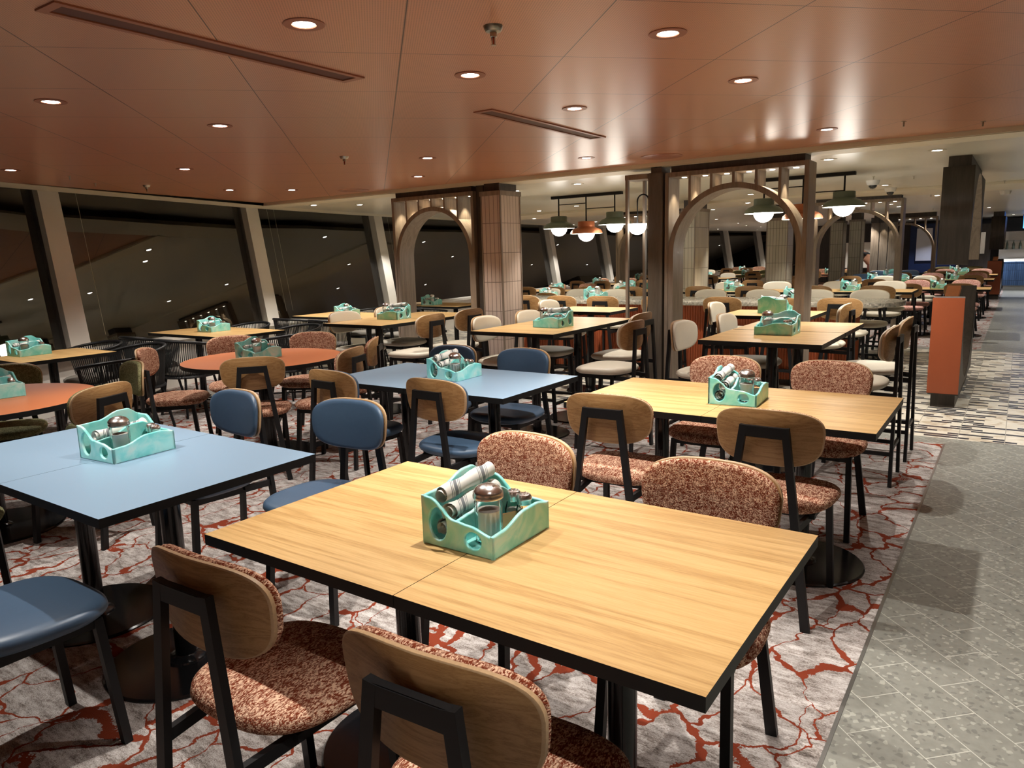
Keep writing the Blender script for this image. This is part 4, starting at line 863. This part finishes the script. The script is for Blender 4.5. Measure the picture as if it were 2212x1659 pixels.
# rope armchairs by the windows
G8 = 'black rope armchairs at the window tables'
for x, y, d, lb in ((-6.55, 3.42, 178, 'behind left-edge window table, right one'), (-7.2, 3.36, 176, 'behind left-edge window table, left one'), (-6.5, 2.22, 0, 'in front of left-edge window table'), (-5.9, 2.95, 95, 'at right end of left-edge window table'),
 (-7.45, 4.1, -3, 'in front of middle window table, left one'), (-6.75, 4.08, 2, 'in front of middle window table, right one'), (-7.5, 5.28, 180, 'behind middle window table, left one'), (-6.62, 5.3, 176, 'behind middle window table, right one'),
 (-7.7, 6.2, 0, 'in front of third window table, left one'), (-7.0, 6.18, 0, 'in front of third window table, right one'), (-7.7, 7.42, 180, 'behind third window table, left one'), (-7.0, 7.42, 180, 'behind third window table, right one'),
 (-7.8, 8.1, 0, 'seen low through left arch, left one'), (-7.1, 8.12, 0, 'seen low through left arch, middle one'), (-6.35, 8.7, 90, 'seen low through left arch, right one'), (-6.1, 4.75, 90, 'at right end of middle window table')):
    place('rope_armchair', ROPE, (x, y, 0), math.radians(d), 'black rope-backed armchair '+lb, 'armchair', G8)
# caddies
caddy(-1.1, 1.448, .75, 0, 'the front oak table', npk=5, rolls=3)
caddy(-2.83, 1.42, .75, 4, 'the front blue table'); caddy(-2.78, 3.39, .75, 2, 'the rear blue table', rolls=3); caddy(-1.07, 3.44, .75, 4, 'the second oak table', rolls=3)
caddy(-4.78, 3.47, .75, 6, 'the rear round table'); caddy(-4.83, 1.7, .75, -4, 'the left round table'); caddy(-6.96, 2.76, .75, 2, 'the left-edge window table'); caddy(-7.22, 4.7, .75, 4, 'the middle window table')
caddy(-7.3, 6.72, .75, 4, 'the third window table'); caddy(-7.5, 8.66, .75, 8, 'the table seen through left arch')
caddy(-1.36, 5.2, .88, -90, 'the right high table'); caddy(-3.15, 5.15, .88, -92, 'the middle high table', rolls=3); caddy(-5.12, 5.33, .88, -84, 'the left high table', rolls=3); caddy(-1.83, 6.9, .88, 90, 'the high table behind the centre arch', rolls=3)
caddy(-4.38, 8.2, .9, 4, 'the left stretch of stone counter', near=False); caddy(-1.96, 8.2, .9, 6, 'the right stretch of stone counter', near=False)

# ------------------------------------------------------------------ the far dining area
ROWN = {}
def far_set(x, y, mat, kind, name, z=.75, rot=0, ch=4, cd=True):
    hi_ = z > .8; g = 'far tables'; w, d = (.7, .75)
    if mat == 'orange': place('round_table', [('tabletop', RT)]+PED[.75], (x, y, 0), 0, 'round orange table '+name, 'table', g)
    else:
        T(x-.35, y, w, d, z, mat, '%s table %s, left half' % ({'oak': 'oak', 'blue': 'blue'}[mat], name), g); T(x+.35, y, w, d, z, mat, '%s table %s, right half' % ({'oak': 'oak', 'blue': 'blue'}[mat], name), g)
    spots = [(-.35, -.42, 0, 'near left'), (.35, -.42, 0, 'near right'), (-.35, .48, 180, 'far left'), (.35, .5, 180, 'far right')][:ch]
    for i, (dx, dy, dg, wn) in enumerate(spots): chair(kind, x+dx+random.uniform(-.04, .04), y+dy*(1.0), dg+random.uniform(-6, 6), 'at %s of table %s' % (wn, name), 'chairs in the far dining area', hi_)
    if cd: caddy(x+random.uniform(-.06, .06), y-.05, z, random.choice((2, 6, -86, 4)), 'the table '+name, near=False)
RT = top_round(.55, .75, 'orange')
FAR = [(-1.78, 10.6, 'oak', 'cream', 'right behind the counter', .88), (-3.3, 10.5, 'oak', 'cream', 'behind middle of counter', .88), (-6.65, 10.75, 'oak', 'cream', 'beside the windows past the left arch', .75), (-5.0, 10.4, 'oak', 'cream', 'inward of windows past left arch', .88),
 (-7.6, 12.6, 'oak', 'rust', 'beside windows in the fifth row', .75), (-5.7, 13.2, 'oak', 'cream', 'inward in the fifth row', .75), (-1.85, 15.4, 'oak', 'cream', 'just beyond the third arch', .75), (-4.0, 15.3, 'oak', 'cream', 'right of the hatch pillar', .75), (-1.05, 13.6, 'oak', 'pink', 'beside walkway beyond the third arch', .75),
 (-6.4, 15.6, 'oak', 'olive', 'in sixth row near windows', .75), (-8.0, 15.3, 'oak', 'rust', 'in sixth row against windows', .75), (-2.5, 16.9, 'blue', 'navy', 'in seventh row at centre', .75), (-1.1, 16.9, 'oak', 'pink', 'in seventh row beside walkway', .75), (-4.6, 17.6, 'oak', 'olive', 'in seventh row left of slim pillars', .75),
 (-6.6, 18.3, 'oak', 'cream', 'in eighth row near windows', .75), (-2.5, 18.9, 'blue', 'navy', 'in eighth row at centre', .75), (-1.1, 19.3, 'oak', 'pink', 'in eighth row beside walkway', .75), (-8.3, 18.2, 'oak', 'rust', 'in eighth row against windows', .75),
 (-8.3, 21.5, 'oak', 'cream', 'in ninth row against windows', .75), (-7.6, 24.5, 'oak', 'rust', 'in tenth row against windows', .75), (-6.3, 20.6, 'oak', 'olive', 'in ninth row near windows', .75), (-4.1, 20.8, 'orange', 'rust', 'in ninth row at centre', .75), (-1.3, 21.4, 'oak', 'olive', 'in ninth row beside walkway', .75)]
for x, y, mat, kind, name, z in FAR: far_set(x, y, mat, kind, name, z)
# slatted dark screens with small lamps above, left of the small far arch
for i, x in enumerate((-2.93, -2.74, -2.55)):
    root = link('slatted_panel', None, None, (x, 19.6, 0)); tag(root, 'tall dark ribbed panel lit from above, %s of three left of far arch' % ('first', 'second', 'third')[i], 'panel', 'lit ribbed panels')
    bm = bmesh.new(); box(bm, -.085, 0, 0, .085, .12, 1.98); link('board', mesh(bm, 'board', 'taupe'), root)
    bm = bmesh.new(); box(bm, -.09, -.05, 1.98, .09, .12, 2.1); link('pelmet', mesh(bm, 'pelmet', 'darkwood'), root); spot(x, 19.52, 1.96, 5, 60, (1, .86, .65), .01, .5)
# bar at the end of the walkway
root = link('bar_counter', None, None, (.9, 26.6, 0)); tag(root, 'bar counter clad in dark blue tiles with lit white top edge', 'bar')
def bp_(n, a, mt):
    bm = bmesh.new(); box(bm, *a); return link(n, mesh(bm, n, mt), root)
bp_('front', (-1.32, -.1, .15, 2.2, .4, .86), 'tileblue'); bp_('plinth', (-1.3, -.08, 0, 2.2, .4, .15), 'steelshelf'); bp_('worktop', (-1.36, -.16, .88, 2.2, .5, .93), 'white2'); bp_('led_strip', (-1.32, -.13, .86, 2.2, -.1, .88), 'ledstrip'); bp_('grab_rail', (-1.4, -.2, .35, -1.37, -.17, .85), 'ledstrip')
root = link('back_bar_shelf', None, None, (.9, 27.6, 0)); tag(root, 'steel and mirror shelving behind the far blue bar', 'shelf')
bp_('back_panel', (-1.5, .1, .9, 2.2, .16, 1.75), 'chrome'); bp_('upper_panel', (-2.0, .05, 1.75, 2.2, .2, 2.15), 'shirt'); bp_('cabinet', (-1.5, -.1, 0, 2.2, .1, .9), 'darkwood')
for z in (1.2, 1.45): bp_('shelf', (-1.4, -.1, z, 2.2, .1, z+.015), 'steelshelf')
bm = bmesh.new(); lathe(bm, [(0, 0), (.035, 0), (.036, .15), (.013, .2), (.013, .26), (0, .26)], 10); BT = mesh(bm, 'bottle', 'bottle', True, 40)
for i in range(9): tag(link('bottle', BT, None, (-.4+.17*i, 27.6, 1.216)), 'glass bottle on the lower shelf behind the far bar', 'bottle', 'bottles behind the far bar')
bm = bmesh.new(); box(bm, -.5, -.03, -.2, .7, .03, .2, .01, 0); fs = box(bm, -.48, -.034, -.18, .68, -.031, .18, 0, 1); tag(link('hanging_screen', mesh(bm, 'screen', ['shirt', 'screen']), None, (.45, 25.2, 1.98)), 'glowing blue screen hanging above the far bar', 'screen')
root = link('hanging_block', None, None, (-.5, 23.3, 0)); tag(root, 'dark wood cupboard block with window beside the far bar', 'cupboard'); 
bp_('carcass', (-1.05, 3.6, 0, -.3, 3.9, 2.0), 'darkwood'); bp_('pane', (-.85, 3.58, 1.1, -.45, 3.6, 1.75), 'chrome')
sbox('wall_far_blue', -3.1, 27.9, .5, -1.75, 28.0, 2.1, 'bluedark', 'deep blue wall area seen through far arch')
sbox('door_1', -2.9, 27.82, .9, -2.45, 27.9, 1.95, 'mull', 'pale grey door seen through the far arch')
spot(-2.4, 26.8, 2.15, 60, 110, (.55, .65, 1)); spot(.3, 25.6, 2.15, 120, 120, (.8, .85, 1)); spot(.8, 27.2, 2.1, 60, 130, (.9, .92, 1))
# pale lit doorway panels between the slim pillars
sbox('wall_far_panel', -5.2, 25.9, .75, -3.2, 26.0, 1.55, 'mull', 'pale panelled wall between the slim tiled pillars')
spot(-4.2, 25.0, 2.15, 70, 100)
# worker bending over a table far away
def body(verts, edges, rad, name, mt, parent=None, lvl=2):
    me = D.meshes.new(name); me.from_pydata(verts, edges, []); o = D.objects.new(name, me); COL.objects.link(o)
    mo = o.modifiers.new('s', 'SKIN'); mo.use_smooth_shade = True
    for v, r in zip(me.skin_vertices[0].data, rad): v.radius = (r, r)
    me.skin_vertices[0].data[0].use_root = True
    su = o.modifiers.new('u', 'SUBSURF'); su.levels = su.render_levels = lvl; me.materials.append(M[mt])
    bpy.context.view_layer.update(); m2 = D.meshes.new_from_object(o.evaluated_get(bpy.context.evaluated_depsgraph_get())); D.objects.remove(o)
    m2.materials.clear(); m2.materials.append(M[mt]); return link(name, m2, parent)
pv = [(0, 0, .95), (-.12, 0, 1.12), (-.3, 0, 1.3), (-.38, 0, 1.36), (-.46, -.01, 1.42), (-.5, -.01, 1.5),
      (-.3, -.19, 1.27), (-.36, -.24, 1.03), (-.5, -.2, .86), (-.3, .19, 1.27), (-.34, .22, 1.03), (-.48, .18, .86),
      (.02, -.1, .88), (.0, -.12, .5), (.05, -.12, .08), (-.07, -.12, .035), (.02, .1, .88), (.06, .12, .5), (.12, .12, .08), (0, .12, .035)]
pe = [(0, 1), (1, 2), (2, 3), (3, 4), (4, 5), (2, 6), (6, 7), (7, 8), (2, 9), (9, 10), (10, 11), (0, 12), (12, 13), (13, 14), (14, 15), (0, 16), (16, 17), (17, 18), (18, 19)]
pr_ = [.15, .14, .15, .06, .085, .085, .065, .045, .035, .065, .045, .035, .09, .065, .045, .04, .09, .065, .045, .04]
root = link('person', None, None, (-3.0, 20.2, 0)); tag(root, 'person in black and red top leaning forward behind slim tiled pillar', 'person')
body(pv, pe, pr_, 'body', 'skin', root)
body([pv[1], pv[2], pv[6], pv[9], pv[7], pv[10]], [(0, 1), (1, 2), (1, 3), (2, 4), (3, 5)], [.155, .162, .08, .08, .058, .058], 'shirt', 'shirt', root)
body([pv[0], (-.06, 0, 1.03)], [(0, 1)], [.17, .165], 'sash', 'redcloth', root)
body([pv[0], pv[12], pv[13], pv[14], pv[16], pv[17], pv[18]], [(0, 1), (1, 2), (2, 3), (0, 4), (4, 5), (5, 6)], [.165, .105, .078, .06, .105, .078, .06], 'trousers', 'pinkcloth', root)
body([(-.47, -.01, 1.5), (-.43, -.01, 1.47)], [(0, 1)], [.098, .09], 'hair', 'hair', root)

# ------------------------------------------------------------------ camera, world, view
cam = D.cameras.new('camera'); co = D.objects.new('camera', cam); COL.objects.link(co)
cam.sensor_width = 36; cam.sensor_fit = 'HORIZONTAL'; cam.lens = 1575/2212*36; cam.clip_start = .05; cam.clip_end = 100
yaw, pit, rol = math.radians(34.83), math.radians(10.0), math.radians(-1.7)
f = Vector((-math.sin(yaw)*math.cos(pit), math.cos(yaw)*math.cos(pit), -math.sin(pit))); r_ = Vector((math.cos(yaw), math.sin(yaw), 0)); u = r_.cross(f)
r2 = r_*math.cos(rol)+u*math.sin(rol); u2 = -r_*math.sin(rol)+u*math.cos(rol)
co.matrix_world = Matrix.Translation((0, 0, 1.47)) @ Matrix((r2, u2, -f)).transposed().to_4x4()
S.camera = co
w = D.worlds.new('night'); S.world = w; w.use_nodes = True; w.node_tree.nodes['Background'].inputs[0].default_value = (.002, .002, .003, 1)
S.view_settings.view_transform = 'Standard'; S.view_settings.look = 'None'; S.view_settings.exposure = .25; S.view_settings.gamma = 1; S.view_settings.use_curve_mapping = False
cy = S.cycles; cy.use_denoising = True; cy.max_bounces = 6; cy.diffuse_bounces = 3; cy.glossy_bounces = 3; cy.transmission_bounces = 3; cy.use_adaptive_sampling = True; cy.adaptive_threshold = .07
for k in ('lens', 'lenssmall', 'globe', 'screen', 'ledstrip'): M[k].cycles.emission_sampling = 'NONE'; cy.transparent_max_bounces = 8; cy.sample_clamp_indirect = 4; cy.caustics_refractive = False; cy.caustics_reflective = False
try: cy.use_light_tree = True
except Exception: pass
GROUPS = {o.name: o.get('group') for o in D.objects}
for lb, ns in LABELS.items():
    if len(ns) > 1 and len({GROUPS[n] for n in ns}) > 1 or (len(ns) > 1 and not GROUPS[ns[0]]): print('DUPLABEL', lb, ns[:3])
    if not 4 <= len(lb.split()) <= 16: print('LABELLEN', lb)
